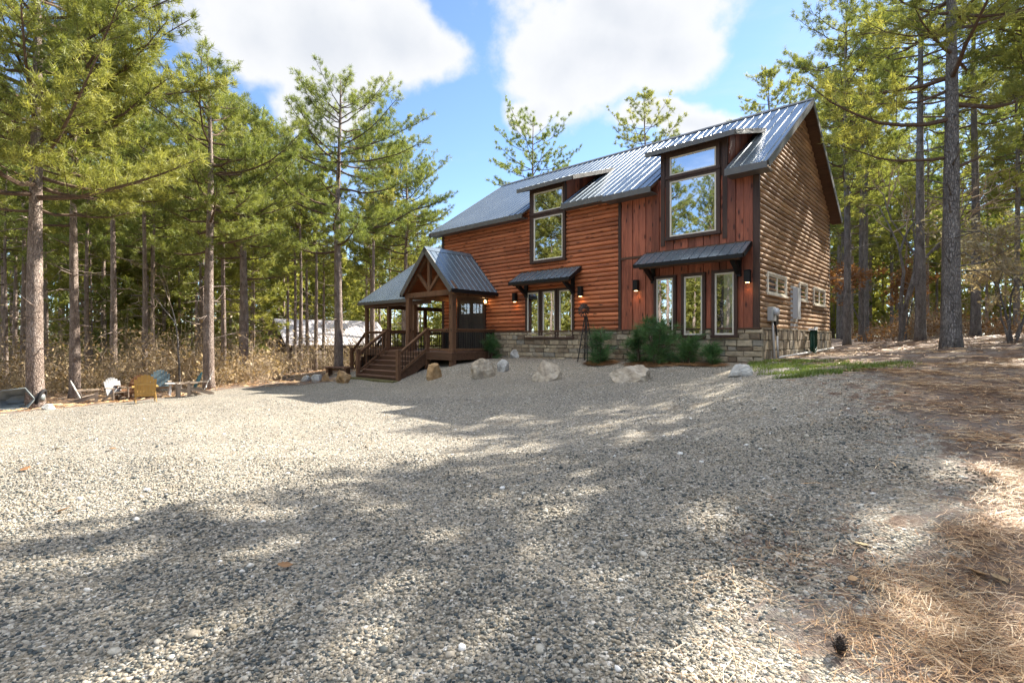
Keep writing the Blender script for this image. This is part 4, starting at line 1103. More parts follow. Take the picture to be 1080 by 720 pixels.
bare_tree('beech_sapling', 54, 3.4, .06, 'low sapling with pale dry leaves behind the largest right hand trunk', 16.6, 17.0, 'pale_leaf', 1600, 3, .9, .06)
bare_tree('oak_sapling', 55, 4.5, .08, 'oak sapling holding rust coloured leaves right of the rear house corner', 17.6, 25.5, 'rust', 1500, 2, .9, .08)
bare_tree('oak_sapling', 56, 4.0, .07, 'oak sapling holding rust coloured leaves behind the forked trunk', 19.6, 25.5, 'rust', 1500, 2, .9, .08)

# ---- undergrowth: one tangled mass on each side
def thicket(n, xa, xb, ya, yb, hmin, hmax, leafmat, nleaf, seed, name, label, ok=lambda x, y: True, tw=.011):
    r = np.random.default_rng(seed); S, E, W = [], [], []; LQ = []
    c = 0
    while c < n:
        y = r.uniform(ya, yb); x = r.uniform(xa(y), xb(y))
        if in_house(x, y, .6) or not ok(x, y) or np.hypot(x-cabin_xy[0], y-cabin_xy[1]) < 4.2: continue
        c += 1; z = G(x, y); h = r.uniform(hmin, hmax)*(.6+.4*math.sin(x*.9)*math.cos(y*.7)); b = np.array((x, y, z))
        for k in range(r.integers(5, 10)):
            d = unit(np.array((r.normal()*.45, r.normal()*.45, 1.0))); p = b + r.normal(size=3)*(.25,.25,0); l = h*r.uniform(.5,1.1)
            for i in range(5):
                q = p + d*l/5; S.append(p); E.append(q); W.append(tw*(1-.15*i)); 
                if i > 0:
                    for _ in range(2):
                        e = q + unit(d*.6 + r.normal(size=3)*.7)*l*r.uniform(.1,.32); S.append(q); E.append(e); W.append(tw*.5)
                        if r.random() < .8: LQ.append(e)
                p = q; d = unit(d + r.normal(size=3)*.28 - np.array((0,0,.08)))
    S = np.array(S); E = np.array(E); W = np.array(W)[:,None]; dv = unit(E-S); a = unit(np.cross(dv, r.standard_normal(S.shape))); bb = np.cross(dv, a)
    n_ = len(S); V = np.empty((n_, 6, 3))
    for k, t in enumerate((0, 2.094, 4.189)):
        o = a*math.cos(t) + bb*math.sin(t); V[:,k] = S + o*W; V[:,3+k] = E + o*W*.7
    F = np.array([(0,1,4,3),(1,2,5,4),(2,0,3,5)])
    o = bigmesh(name, V.reshape(-1,3), (F[None]+(np.arange(n_)*6)[:,None,None]).reshape(-1,4), M['twig'], tone=np.repeat(r.random(n_), 6))
    tag(o, label, 'undergrowth', kind='stuff')
    LQ = np.array(LQ); Q = LQ[r.integers(0, len(LQ), nleaf)] + r.normal(size=(nleaf,3))*.14
    lo_ = bigmesh('dry_leaves', *leaf_quads(Q, .075, r), M[leafmat], tone=np.repeat(np.clip(r.random(nleaf), 0, 1), 4))
    tag(lo_, label.replace('brush', 'leaves'), 'undergrowth', kind='stuff')
behind_left = lambda x, y: not (286 < 540+540*x/y < 345 and 24 < y < 46 and random.random() < .75) and sdist(np.array([x]), np.array([y]))[0] < -2.0 and not (-14.5 < x < -11.0 and y < 20.6)
thicket(250, lambda y: -1.0*y-2, lambda y: -.33*y-1.5, 20.5, 31, 1.2, 4.6, 'dry', 17000, 61, 'undergrowth', 'tangled tan brush under the pines on the left', behind_left)
thicket(120, lambda y: -.95*y, lambda y: -.16*y-2, 31, 44, 1.6, 5.0, 'dry', 10000, 62, 'undergrowth', 'tan brush deeper in the woods by the far cabin', behind_left, .016)
thicket(150, lambda y: .68*y, lambda y: 1.08*y, 24.5, 38, .8, 3.0, 'rust', 8000, 63, 'undergrowth', 'thin brown brush between the trunks on the right', lambda x, y: True, .012)

thicket(110, lambda y: -34, lambda y: -15.5, -16, 15, 1.2, 3.6, 'rust', 7000, 64, 'undergrowth', 'brown brush across the drive, mirrored in the windows', lambda x, y: not (x > -17.5 and y > 9), .02)
# ---- far woods as one mass
def far_woods():
    r = np.random.default_rng(71); Vs, Ts, Tv, Tf = [], [], [], []; off = 0
    # a low detail pine: tufts as big blades, branches down to the brush
    base = []
    for s in range(3):
        P, Dv = [], []
        for i in range(300):
            t = r.random(); h = .4 + 13.2*t; rr = (2.9*(1-t)**.6*(.55+.45*min(1, t*4))+.2)*math.sqrt(r.random()); a = r.random()*6.28
            P.append((rr*math.cos(a), rr*math.sin(a), h + rr*.2)); Dv.append((math.cos(a)*.7, math.sin(a)*.7, .6))
        V, tn = needle_tufts(np.array(P), np.array(Dv), np.clip(r.normal(.45,.2,300),0,1), 9, .7, .075, .8, r)
        base.append((V, tn))
    n = 0
    while n < 480:
        ang = r.uniform(-1.25, 1.25) if n < 270 else r.uniform(1.25, 5.03); d = r.uniform(56, 100) if n < 270 else r.uniform(36, 70); x, y = d*math.sin(ang), d*math.cos(ang)
        n += 1; V, tn = base[r.integers(0,3)]; s = r.uniform(.85,1.2); a = r.random()*6.28; ca, sa = math.cos(a), math.sin(a); z = G(x, y)
        W = V*s; Vs.append(np.stack([W[:,0]*ca-W[:,1]*sa+x, W[:,0]*sa+W[:,1]*ca+y, W[:,2]+z], 1)); Ts.append(tn)
        k = 5
        for zz, rd in ((0,.2),(13*s,.05)):
            for j in range(k): Tv.append((x+rd*math.cos(j*1.2566), y+rd*math.sin(j*1.2566), z-.2+zz))
        for j in range(k): Tf.append((off+j, off+(j+1)%k, off+k+(j+1)%k, off+k+j))
        off += 2*k
    V = np.concatenate(Vs)
    tag(bigmesh('forest', V, np.arange(len(V)).reshape(-1,3), M['needles'], tone=np.concatenate(Ts)), 'far off pine woods closing every gap between the trunks', 'woods', kind='stuff')
    tag(bigmesh('forest', np.array(Tv), np.array(Tf), M['bark']), 'trunks of the far off pine woods', 'woods', kind='stuff')
far_woods()

# ---- young pines against the house front
def young_pine(label, u, v, H, Rad, seed, n=90):
    r = np.random.default_rng(seed); root = thing('young_pine', label, 'shrub'); mb = MB(); P, Dv, T = [], [], []
    for s in range(r.integers(3, 6)):
        a = r.random()*6.28; top = np.array((math.cos(a)*Rad*.55*r.random(), math.sin(a)*Rad*.55*r.random(), H*r.uniform(.7,1)))
        q = [np.array((math.cos(a)*.06, math.sin(a)*.06, -.1)), top*(.5,.5,.5), top]; mb.tube(q, [.018,.012,.005], 5, False)
        for i in range(int(n/8)):
            t = r.random()**.8; b = q[0] + (q[2]-q[0])*t; az = r.random()*6.28; l = Rad*(1-.5*t)*r.uniform(.25,1.15)
            e = b + np.array((math.cos(az)*l, math.sin(az)*l, l*.55)); mb.tube([b, e], [.006,.003], 3, False)
            for f in (.55, .8, 1.0): P.append(b+(e-b)*f + r.normal(size=3)*.03); Dv.append(unit(e-b)); T.append(r.uniform(.1,.9))
    mb.build('stems' if False else 'stem', M['limb'], root)
    V, tn = needle_tufts(np.array(P), np.array(Dv), np.array(T), 20, .25, .0055, .45, r)
    bigmesh('foliage', V, np.arange(len(V)).reshape(-1,3), M['needles_dark'], root, tone=tn)
    x, y = uv(u, v); put(root, x, y, 0, 1, sink=.02)
young_pine('bushy green young pine beside the metal windmill', 4.55, .75, 1.15, .5, 81, 120)
young_pine('tallest green young pine, in front of the left window of the right bay', 2.55, .85, 1.35, .6, 82, 130)
young_pine('small green young pine left of the right bay windows', 3.3, .6, 1.1, .42, 83, 70)
young_pine('green young pine under the middle window of the right bay', 1.75, .7, .8, .5, 84, 80)
young_pine('thin green young pine under the rightmost front window', 1.0, .6, .55, .4, 85, 40)
young_pine('small loose shrub beside the front door', 9.75, .55, .95, .4, 86, 50)
young_pine('low green shrub at the right edge of the picture', -6.2, -4.2, .9, .7, 87, 110)
# ------------------------------------------------------------------ boulders
def boulder(label, px0, px1, py_top, py_base, mat, seed, flat=1.0, deep=.75, bury=.3):
    x, y = pix((px0+px1)/2, py_base-1)
    wdt = (px1-px0)/540*y; hgt = (py_base-py_top)/540*y*1.05
    y += wdt*deep*.3; x = x*(y)/(y-wdt*deep*.3)
    r = random.Random(seed)
    import bmesh
    bm = bmesh.new(); bmesh.ops.create_icosphere(bm, subdivisions=5, radius=1)
    from mathutils import Vector, noise
    planes = []
    for i in range(11):
        d = Vector((r.gauss(0,1), r.gauss(0,1), r.gauss(.15,.8))).normalized(); planes.append((d, r.uniform(.48,.9)))
    off = Vector((seed*3.1, seed*1.7, 0))
    for v in bm.verts:
        p = v.co.copy()
        for d, k in planes:
            s = p.dot(d)
            if s > k: p -= d*(s-k)*.93
        p *= 1 + .13*noise.noise(p*1.6+off) + .07*noise.noise(p*4.2+off) + .035*noise.noise(p*10+off)
        v.co = p
    xs = [v.co.x for v in bm.verts]; ys = [v.co.y for v in bm.verts]; zs = [v.co.z for v in bm.verts]
    for v in bm.verts:
        v.co.x = ((v.co.x-min(xs))/(max(xs)-min(xs))-.5)*wdt; v.co.y = ((v.co.y-min(ys))/(max(ys)-min(ys))-.5)*wdt*deep; v.co.z = ((v.co.z-min(zs))/(max(zs)-min(zs))-bury)*hgt/(1-bury)
    me = bpy.data.meshes.new('boulder'); bm.to_mesh(me); bm.free(); me.materials.append(M[mat])
    o = bpy.data.objects.new('boulder', me); COL.objects.link(o); o.location = (x, y, G(x, y)); tag(o, label, 'boulder', 'boulders along the drive')
    return o
boulder('large pale boulder with a tan face, second from the porch stairs', 496, 523, 381, 400, 'rock', 1)
boulder('small white boulder tucked behind the large pale one', 524, 537, 381, 393, 'rock_white', 2)
boulder('small white stone lying close to the house base', 538, 550, 370, 378, 'rock_white', 3)
boulder('large angular pale boulder with a pointed top below the narrow windows', 561, 592, 382, 403, 'rock', 44)
boulder('upright rusty tan boulder nearest the stair railing', 450, 466, 385, 401, 'rock_tan', 5)
boulder('long flat pale boulder in front of the young pines', 642, 688, 387, 404, 'rock', 27, deep=.6)
boulder('lumpy white boulder by the stone corner of the house', 767, 792, 385, 398.5, 'rock_white', 17)
boulder('tan boulder left of the stairs, under the bench', 353, 371, 392, 405, 'rock_tan', 8)
boulder('small tan boulder at the left end of the bench', 339, 348, 394, 403, 'rock_tan', 9)
boulder('pale stone in the row left of the bench, nearest the bench', 328, 339, 396, 403.5, 'rock_white', 10)
boulder('pale stone in the row left of the bench, farthest from the bench', 317, 327, 397, 403, 'rock_white', 11)
boulder('white stone at the gravel edge by the leftmost pine', 46, 58, 427, 433, 'rock_white', 12)

# ------------------------------------------------------------------ low bench
x, y = pix(355, 396); y += .2
bn = thing('bench', 'low plank bench left of the porch stairs', 'bench', (x, y, G(x,y)), -.25)
for i in range(3):
    q = MB(); q.box(-.62, .62, -.2+i*.137, -.2+i*.137+.125, .33, .38, random.random()); q.build('seat_plank', M['deck'], bn, bevel=.006)
for sx in (-.45, .45):
    q = MB(); q.box(sx-.06, sx+.06, -.17, .17, -.1, .329); q.build('leg', M['post'], bn, bevel=.006)
q = MB(); q.box(-.386, .386, -.03, .03, .2, .29); q.build('stretcher', M['post'], bn)

# ------------------------------------------------------------------ garden windmill
x, y = uv(5.25, .55); wz = G(x, y)
wm = thing('garden_windmill', 'rusty metal garden windmill standing against the log wall', 'windmill', (x, y, wz-.02), math.atan2(-.6752,.7376))
M['rust_metal'] = plain('rusty_iron', (.045,.04,.036), .7, .3, .4, 14)
M['rust_red'] = plain('rust_red_iron', (.28,.09,.04), .6, .3, .4, 14)
q = MB(); th = 1.52; bw = .2
feet = [(-bw,-bw),(bw,-bw),(bw,bw),(-bw,bw)]
for a, b in feet: q.bar((a,b,0), (a*.13,b*.13,th), .028, .028)
for k, z in enumerate((.3,.65,1.0,1.28)):
    s = 1-.87*z/th
    for i in range(4):
        (a,b),(c,d) = feet[i], feet[(i+1)%4]; q.bar((a*s,b*s,z), (c*s,d*s,z), .012, .012)
        s2 = 1-.87*(z-.33)/th
        if z > .3: q.bar((a*s2,b*s2,z-.33), (c*s,d*s,z), .008, .008)
tw_ = q.build('tower', M['rust_metal'], wm)
HZ = 1.72; q = MB(); q.tube([(0,0,th-.05),(0,0,HZ)], .018, 6); q.tube([(0,.18,HZ),(0,-.12,HZ)], .02, 6); q.build('axle', M['rust_metal'], wm)
q = MB(); nb = 12
for i in range(nb):
    a = 2*math.pi*i/nb; c, s = math.cos(a), math.sin(a); da = .19
    def P(r_, t, dy): return (r_*math.cos(a+t), -.14+dy, HZ + r_*math.sin(a+t))
    q.add([P(.075,-da*.8,.012), P(.225,-da*.92,.03), P(.225,da*.92,-.012), P(.075,da*.8,-.008), P(.075,-da*.8,.016), P(.225,-da*.92,.034), P(.225,da*.92,-.008), P(.075,da*.8,-.004)], [(0,1,2,3),(7,6,5,4),(0,4,5,1),(1,5,6,2),(2,6,7,3),(3,7,4,0)])
for rr in (.09, .2):
    q.tube([(rr*math.cos(t), -.118, HZ+rr*math.sin(t)) for t in np.linspace(0, 6.283, 25)], .007, 4, False)
whl = q.build('fan_wheel', M['rust_metal'], wm)
q = MB(); q.tube([(0,-.17,HZ),(0,-.12,HZ)], [.045,.055], 12); q.build('hub', M['rust_red'], whl)
q = MB(); q.bar((0,.1,HZ), (-.2,.2,HZ), .014, .014); q.hexa([(-.17,.18,HZ-.06),(-.32,.26,HZ-.11),(-.325,.255,HZ-.11),(-.175,.175,HZ-.06),(-.17,.18,HZ+.06),(-.32,.26,HZ+.11),(-.325,.255,HZ+.11),(-.175,.175,HZ+.06)]); q.build('tail_vane', M['rust_metal'], wm)

# ------------------------------------------------------------------ green hose hung on the gable wall
def HL(u, v, z): 
    p = uv(u, v); return (p[0], p[1], CH + z)
hs = thing('garden_hose', 'dark green garden hose coiled over a white hanger on the stone base', 'hose', HL(-.2, -5.05, -.55), math.atan2(-.6752,.7376))
def hp(dx, dy, z): return (dx, dy, z+.55)
q = MB(); q.box(-.03, .0, -.26, .26, .86, .94); q.box(.0, .16, -.2, .2, .87, .92); q.box(.13, .16, -.2, .2, .92, .98); q.build('hanger', M['white'], hs)
q = MB(); r = random.Random(4)
path = []
for k in range(15):
    wv = r.uniform(.2,.34); hb = r.uniform(.72,.86); dx = .02 + .11*((k*0.37) % 1); cy = r.uniform(-.03,.03)
    for i in range(24):
        t = 2*math.pi*i/24; s = .5-.5*math.cos(t)
        path.append((dx + .03*math.sin(t*2), cy + math.sin(t)*wv*(.2+1.35*s*s)*1.25, .93 - hb*s))
q.tube(path, .021, 6, True); q.build('hose_coil', M['hose'], hs, True)

# ------------------------------------------------------------------ adirondack chairs
def adirondack(label, px, py, rz, c_back, c_arm, s=.82):
    x, y = pix(px, py)
    ch = thing('adirondack_chair', label, 'chair', (x, y, G(x, y)), rz, 'adirondack chairs in a ring')
    ch.scale = (s,)*3
    # local: faces -y
    q = MB()
    for i in range(6):
        t = i/6; q.hexa([(-.26,-.28+t*.5,.37-t*.13),(.26,-.28+t*.5,.37-t*.13),(.26,-.28+t*.5+.075,.352-t*.13),(-.26,-.28+t*.5+.075,.352-t*.13),(-.26,-.28+t*.5,.392-t*.13),(.26,-.28+t*.5,.392-t*.13),(.26,-.28+t*.5+.075,.374-t*.13),(-.26,-.28+t*.5+.075,.374-t*.13)], random.random())
    q.build('seat', c_arm, ch)
    q = MB(); n = 7
    for i in range(n):
        a = (i-(n-1)/2); u0 = a*.083-.038; hgt = .78 - .018*a*a; f = 1+.04
        q.hexa([(u0,.24,.22),(u0+.076,.24,.22),(u0+.076,.262,.22),(u0,.262,.22),(u0*1.12,.24+hgt*.42,.22+hgt),((u0+.076)*1.12,.24+hgt*.42,.22+hgt),((u0+.076)*1.12,.262+hgt*.42,.22+hgt),(u0*1.12,.262+hgt*.42,.22+hgt)], random.random())
    for z_ in (.12, .45): q.box(-.27, .27, .264+z_*.42, .284+z_*.42, .22+z_-.035, .22+z_+.035)
    q.build('backrest', c_back, ch)
    for sx in (-1, 1):
        q = MB(); q.box(sx*.31-.07, sx*.31+.07, -.36, .40, .545, .57); q.build('armrest', c_arm, ch, bevel=.008)
        q = MB(); q.box(sx*.29-.014, sx*.29+.014, -.33, -.22, 0, .544); q.build('leg', c_arm, ch)
        q = MB(); q.hexa([(sx*.29-.033,-.3,.26),(sx*.29-.015,-.3,.26),(sx*.29-.015,.62,-.02),(sx*.29-.033,.62,-.02),(sx*.29-.033,-.3,.37),(sx*.29-.015,-.3,.37),(sx*.29-.015,.62,.06),(sx*.29-.033,.62,.06)]); q.build('leg', c_arm, ch)
    return ch
def paint(n, c): return plain(n, c, .6, 0, .15, 8)
cw = paint('white_chair_paint', (.52,.5,.46)); cg = paint('pale_grey_chair_paint', (.3,.3,.3)); cgold = paint('gold_chair_wood', (.42,.25,.07)); cb_ = paint('slate_blue_chair_paint', (.10,.15,.17)); ct = paint('teal_chair_paint', (.04,.14,.16)); cbr = paint('brown_chair_wood', (.2,.1,.05)); caw = paint('weathered_chair_wood', (.33,.26,.2))
adirondack('white backed adirondack chair seen from the side, leftmost of the ring', 93, 425, R(128), cw, caw)
adirondack('pale grey adirondack chair facing the drive beside the white backed one', 124, 422, R(62), cg, caw)
adirondack('dark brown adirondack chair partly behind the gold one', 136, 420.5, R(-105), cbr, cbr, .92)
adirondack('gold wooden adirondack chair with its slatted back turned to the drive', 153, 424, R(-143), cgold, cgold)
adirondack('slate blue adirondack chair facing the gold one', 169, 417.5, R(34), cb_, caw, .98)
adirondack('teal adirondack chair turned to the left', 196, 418, R(-50), ct, caw)
adirondack('white backed adirondack chair against the tall pine, rightmost of the ring', 208, 416.5, R(-62), cw, caw)
x, y = pix(182, 417.5)
tb = thing('side_table', 'small white side table between the blue and teal chairs', 'table', (x, y, G(x,y)), .3)
q = MB(); q.tube([(0,0,.46),(0,0,.49)], .25, 20); q.build('table_top', M['white'], tb)
for a in (.4, 2.5, 4.6):
    q = MB(); q.bar((.2*math.cos(a),.2*math.sin(a),0), (.12*math.cos(a),.12*math.sin(a),.459), .035, .035); q.build('leg', M['white'], tb)

# ------------------------------------------------------------------ overturned wheelbarrow
x, y = pix(14, 432)
wb = thing('wheelbarrow', 'grey wheelbarrow tipped on its side against the leftmost pine', 'wheelbarrow', (x, y, G(x,y)), R(30)); wb.scale = (.8,)*3
M['tray'] = plain('grey_tray', (.2,.225,.225), .5, .2, .25, 7); M['tyre'] = plain('black_rubber', (.015,.015,.016), .8, 0, .2)
# tray: open side turned to the viewer (-y)
q = MB(); rim = [(-.52,-.1,.04),(.38,-.16,.02),(.56,-.05,.34),(.3,.02,.72),(-.3,.02,.66),(-.62,-.04,.34)]
bot = [(-.25,.42,.16),(.2,.42,.14),(.3,.45,.3),(.18,.46,.46),(-.16,.46,.44),(-.32,.44,.3)]
ri = [(a*.93, b+.02, .36+(c-.36)*.92) for a, b, c in rim]; bi = [(a*.93, b-.03, .3+(c-.3)*.9) for a, b, c in bot]
Fq = []
for i in range(6):
    j = (i+1) % 6; Fq += [(i,j,6+j,6+i), (12+j,12+i,18+i,18+j), (j,i,12+i,12+j)]
Fq += [(6,7,8,9,10,11), (23,22,21,20,19,18)]
q.add(rim+bot+ri+bi, Fq); tray = q.build('tray', M['tray'], wb, True, bevel=.01)
q = MB(); q.tube([(r_[0]*1.02, r_[1]-.015, .36+(r_[2]-.36)*1.03) for r_ in rim+[rim[0]]], .022, 6); q.build('tray_rim', M['tray'], tray, True)
q = MB()
q.tube([(.78+.03*math.cos(t)-.1+.18*math.sin(t)*.5, .16+.19*math.cos(t), .36+.25*math.sin(t)) for t in np.linspace(0,6.283,28)], .055, 8, False); wl = q.build('wheel', M['tyre'], wb, True)
q = MB(); q.tube([(.60,.16,.36),(.78,.16,.36)], [.12,.12], 16); q.build('rim', M['tray'], wl, True)
for dy, dz in ((-.02,.0),(.3,.12)):
    q = MB(); q.tube([(.62,.14+dy*.2,.3), (.1,.1+dy,.1+dz), (-.7,.0+dy,.03+dz), (-1.25,-.12+dy,.05+dz)], .024, 6); q.build('handle', M['tray'], wb, True)
for sx in (-.1, .15):
    q = MB(); q.tube([(sx,.3,.1), (sx-.1,.62,.2), (sx-.12,.62,.45), (sx,.44,.4)], .016, 5); q.build('leg', M['tyre'], wb, True)

# ------------------------------------------------------------------ far cabin
cx, cy = -20.6, 45.2
cab = thing('cabin', 'small dark cabin with a pale metal roof back among the pines', 'cabin', (cx, cy, G(cx,cy)-.2), math.atan2(.66,.75))
cz = G(cx,cy)-.2 - CH          # rel
T_ = 1.75 - cz; E_ = -.28 - cz; Wd, Ln = 2.9, 9.0
M['cabin_wall'] = wood('cabin_board', (.04,.026,.018), (.08,.05,.035), (.12,.08,.055), 'z', None, .7, False)
M['pale_roof'] = plain('pale_metal_roof', (.46,.43,.43), .45, .2, .08, 3)
q = MB(); q.add([(0,-Wd,0),(Ln,-Wd,0),(Ln,Wd,0),(0,Wd,0),(0,-Wd,E_),(Ln,-Wd,E_),(Ln,Wd,E_),(0,Wd,E_),(0,0,T_-.1),(Ln,0,T_-.1)], [(0,1,5,4),(2,3,7,6),(0,4,8,7,3),(1,2,6,9,5),(4,5,9,8),(6,7,8,9)]); q.build('wall', M['cabin_wall'], cab)
q = MB(); oh = .35; dzr = (T_-E_)/Wd*oh
for s_ in (-1, 1):
    P = [(-.4, s_*(Wd+oh), E_-dzr), (Ln+.4, s_*(Wd+oh), E_-dzr), (Ln+.4, 0, T_), (-.4, 0, T_)]
    q.add(P + [(a,b,c+.07) for a,b,c in P], [(0,1,2,3),(7,6,5,4),(0,4,5,1),(1,5,6,2),(2,6,7,3),(3,7,4,0)])
    for i in range(16):
        xx = -.3 + i*.62; q.bar((xx, s_*(Wd+oh), E_-dzr+.085), (xx, 0, T_+.085), .04, .04)
q.build('roof', M['pale_roof'], cab)
q = MB(); q.box(-.06, .02, -.5, .45, 0, 2.0); q.build('door', M['post'], cab)
w_ = MB(); w_.box(2.2, 3.2, -Wd-.05, -Wd+.02, 1.1, 2.0); wq = w_.build('window', M['trim'], cab)
w_ = MB(); w_.add([(2.28,-Wd-.055,1.18),(3.12,-Wd-.055,1.18),(3.12,-Wd-.055,1.92),(2.28,-Wd-.055,1.92)], [(0,1,2,3)]); w_.build('pane', M['glass'], wq)

# ------------------------------------------------------------------ pine cone and fallen leaves
x, y = pix(886, 693)
pc = thing('pine_cone', 'small dark pine cone lying upright in the straw at the front', 'pine cone', (x, y, G(x,y)+.015), .4)
M['cone'] = plain('pine_cone_scale', (.10,.075,.06), .8, 0, .4, 30)
q = MB(); q.tube([(0,0,0),(0,0,.03),(.004,0,.06),(.006,0,.085)], [.012,.02,.016,.005], 8); core = q.build('core', M['cone'], pc, True)
q = MB()
for i in range(70):
    t = i/70; a = i*2.39996; z = .004+.078*t; rr = .023*math.sin((t*.8+.16)*math.pi)**.8+.004; c, s = math.cos(a), math.sin(a); b = .009*(1-.4*t)
    q.add([(c*rr*.4-s*b, s*rr*.4+c*b, z-.003), (c*rr*.4+s*b, s*rr*.4-c*b, z-.003), (c*rr*1.25+s*b*.8, s*rr*1.25-c*b*.8, z+.006), (c*rr*1.35, s*rr*1.35, z+.011), (c*rr*1.25-s*b*.8, s*rr*1.25+c*b*.8, z+.006)], [(0,1,2,3,4),(4,3,2,1,0)])
q.build('scales' if False else 'scale_whorl', M['cone'], pc)
def leafthing(label, px, py, size, rz, m, curl=.3):
    x, y = pix(px, py); q = MB(); n = 8; V, F = [], []
    for i in range(n+1):
        t = i/n; wv = size*.36*math.sin(min(1,t*.95+.03)*math.pi)**.8*(1+.18*math.sin(i*2.6)); xx = (t-.5)*size
        zc = .012 + curl*size*(t-.5)**2*1.6
        V += [(xx,-wv,zc+wv*.35),(xx,0,zc),(xx,wv,zc+wv*.25)]
    for i in range(n):
        a = 3*i; F += [(a,a+3,a+4,a+1),(a+1,a+4,a+5,a+2)]
    q.add(V, F); o = q.build('fallen_leaf', m, None, True); md = o.modifiers.new('Solidify','SOLIDIFY'); md.thickness = .0012
    o.location = (x, y, G(x,y)+.012); o.rotation_euler = (random.uniform(-.25,.25), random.uniform(-.3,.3), rz); tag(o, label, 'leaf', 'fallen leaves on the drive')
lt = foliage('tan_leaf', (.4,.26,.15), (.5,.34,.2), (.55,.4,.25), .2); lo2 = foliage('orange_leaf', (.2,.1,.05), (.3,.16,.08), (.34,.19,.1), .2)
leafthing('large pale tan leaf at the front right, nearest the edge', 1053, 617, .105, .3, lt)
leafthing('pale tan leaf beside the larger one at the front right', 1030, 609, .11, 2.6, lt)
leafthing('small tan leaf where gravel meets straw', 978, 627, .07, .2, lt)
leafthing('curled buff leaf in the shaded gravel on the right', 908, 579, .09, 2.9, lt)
leafthing('buff leaf lying left of the straw patch', 900, 616, .07, 1.2, lt)
leafthing('orange brown leaf on the gravel in the middle foreground', 300, 600, .10, .5, lo2)
leafthing('dark curled leaf on the sunny gravel at the left', 66, 541, .11, .9, lo2)
leafthing('brown leaf on the sunny gravel beyond the shadow edge', 118, 475, .12, 2.0, lo2)
leafthing('small brown leaf on the far sunny gravel at the left', 27, 497, .12, 1.4, lo2)
# ------------------------------------------------------------------ sky, clouds, sun, camera
SUN_EL, SUN_AZ = R(41), math.atan2(.83, .555)       # azimuth clockwise from +Y
w = bpy.data.worlds.new('World'); sc.world = w; w.use_nodes = True
t = NT.__new__(NT); t.m = None; t.t = w.node_tree; t.t.nodes.clear(); t.out = t.t.nodes.new('ShaderNodeOutputWorld')
sky = t.n('TexSky', sky_type='NISHITA', sun_disc=False, sun_elevation=SUN_EL, sun_rotation=SUN_AZ, air_density=.8, dust_density=.1, ozone_density=3.5, altitude=100)
tc = t.n('TexCoord').outputs['Generated']
def pdir(px, py):
    v = np.array(((px-540)/540, 1, (358-py)/540)); return v/np.linalg.norm(v)
blobs = [(pdir(632,50), .20, .105), (pdir(590,66), .13, .10), (pdir(700,48), .12, .085), (pdir(560,115), .06, .035), (pdir(650,8), .2, .07), (pdir(330,50), .24, .085), (pdir(430,62), .13, .07), (pdir(250,30), .13, .09), (pdir(330,100), .13, .05), (pdir(740,126), .10, .03), (pdir(690,118), .10, .03),
         (np.array((-.9,.1,.42)), .25, .12), (np.array((.85,.2,.55)), .25, .15), (np.array((-.25,.05,.97)), .55, .4), (np.array((-.1,-.45,.88)), .5, .35)]  # out-of-view clouds; the overhead pair is added as fill for the shade
n0 = t.noise(tc, 4.2, 12, .6); n1 = t.noise(tc, 9, 8, .6)
warp = t.n('VectorMath', {0: t.n('TexNoise', {'Vector': tc, 'Scale': 4.0, 'Detail': 5.0}).outputs['Color'], 1: (.5,.5,.5)}, operation='SUBTRACT').outputs[0]
wv = t.n('VectorMath', {0: tc, 1: t.n('VectorMath', {0: warp, 'Scale': .16}, operation='SCALE').outputs[0]}, operation='ADD').outputs[0]
den = None
for c, rx, rz_ in blobs:
    c = c/np.linalg.norm(c)
    d = t.n('VectorMath', {0: wv, 1: tuple(c)}, operation='SUBTRACT').outputs[0]
    d = t.n('VectorMath', {0: d, 1: (1/rx, 1/rx, 1/rz_)}, operation='MULTIPLY').outputs[0]
    l = t.n('VectorMath', {0: d}, operation='LENGTH').outputs['Value']
    f = t.math('SUBTRACT', 1.0, l)
    den = f if den is None else t.math('SMOOTH_MAX', den, f, .15)
dn = t.math('ADD', den, t.math('MULTIPLY', t.math('SUBTRACT', n0, .5), 1.5))
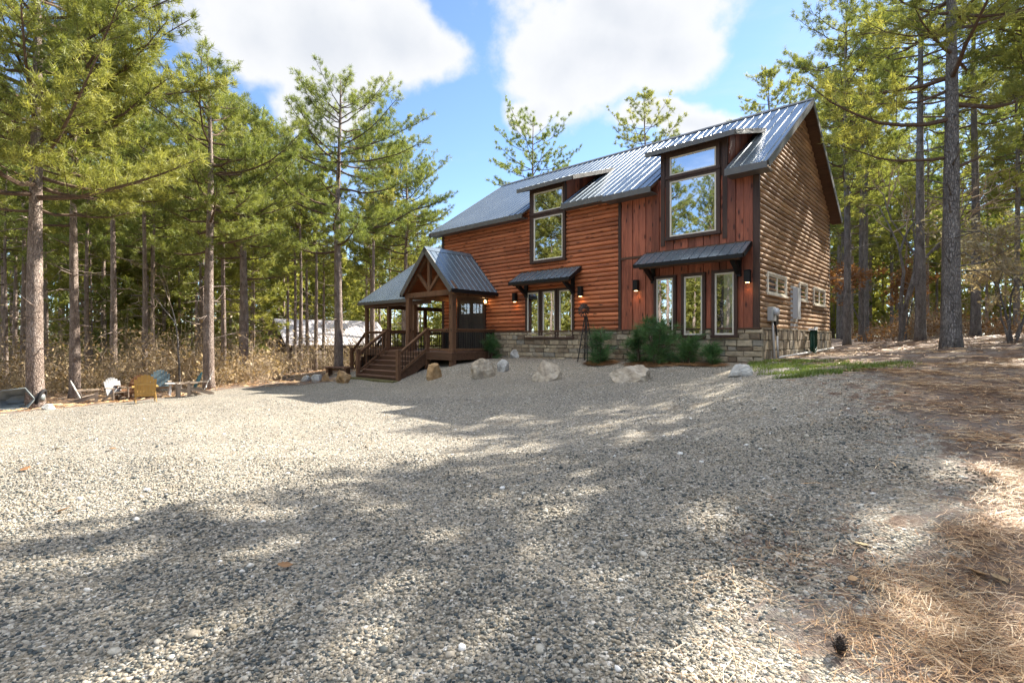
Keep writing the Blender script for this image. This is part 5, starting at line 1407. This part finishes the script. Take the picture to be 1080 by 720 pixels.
dn = t.math('ADD', dn, t.math('MULTIPLY', t.math('SUBTRACT', n1, .5), .6))
mask = t.maprange(dn, -.03, .34, 0, .97, True)
veil = t.maprange(t.noise(t.n('Mapping', {'Vector': tc, 'Scale': (1.2,1.2,4)}).outputs[0], 2.2, 6, .6), .45, .75, 0, .28, True)
mask = t.math('MAXIMUM', mask, veil)
ccol = t.ramp(t.maprange(dn, .15, 1.1), [(0, (1,1,1)), (.3, (.95,.96,.98)), (.9, (.80,.83,.88))])
bsky = t.n('Background', {'Color': sky.outputs['Color'], 'Strength': .076})
yd = t.n('SeparateXYZ', {'Vector': tc}).outputs[1]
bcl = t.n('Background', {'Color': ccol, 'Strength': t.maprange(yd, .5, -.1, .25, .92, True)})  # cloud strength raised away from the view: added fill light for the shade
t.t.links.new(t.n('MixShader', {0: mask, 1: bsky.outputs[0], 2: bcl.outputs[0]}).outputs[0], t.out.inputs['Surface'])
sd = bpy.data.lights.new('sun', 'SUN'); sd.energy = 4.2; sd.angle = R(.5); sd.color = (1, .93, .82)
so = bpy.data.objects.new('sun', sd); COL.objects.link(so)
from mathutils import Vector
S = Vector((math.sin(SUN_AZ)*math.cos(SUN_EL), math.cos(SUN_AZ)*math.cos(SUN_EL), math.sin(SUN_EL)))
so.rotation_euler = S.to_track_quat('Z', 'Y').to_euler(); so.location = S*60
cd = bpy.data.cameras.new('camera'); cd.lens = 18; cd.sensor_width = 36; cd.shift_y = -2/1080; cd.clip_end = 2000; cd.clip_start = .05
co = bpy.data.objects.new('camera', cd); COL.objects.link(co); co.location = (0,0,CH); co.rotation_euler = (R(90),0,0); sc.camera = co
vs = sc.view_settings; vs.view_transform = 'Standard'; vs.look = 'None'; vs.gamma = 1; vs.use_curve_mapping = False; vs.exposure = 2.05
sc.cycles.max_bounces = 5; sc.cycles.diffuse_bounces = 4; sc.cycles.glossy_bounces = 3; sc.cycles.transmission_bounces = 2; sc.cycles.transparent_max_bounces = 8
sc.cycles.use_denoising = True; sc.cycles.sample_clamp_indirect = 6
bpy.context.view_layer.update()
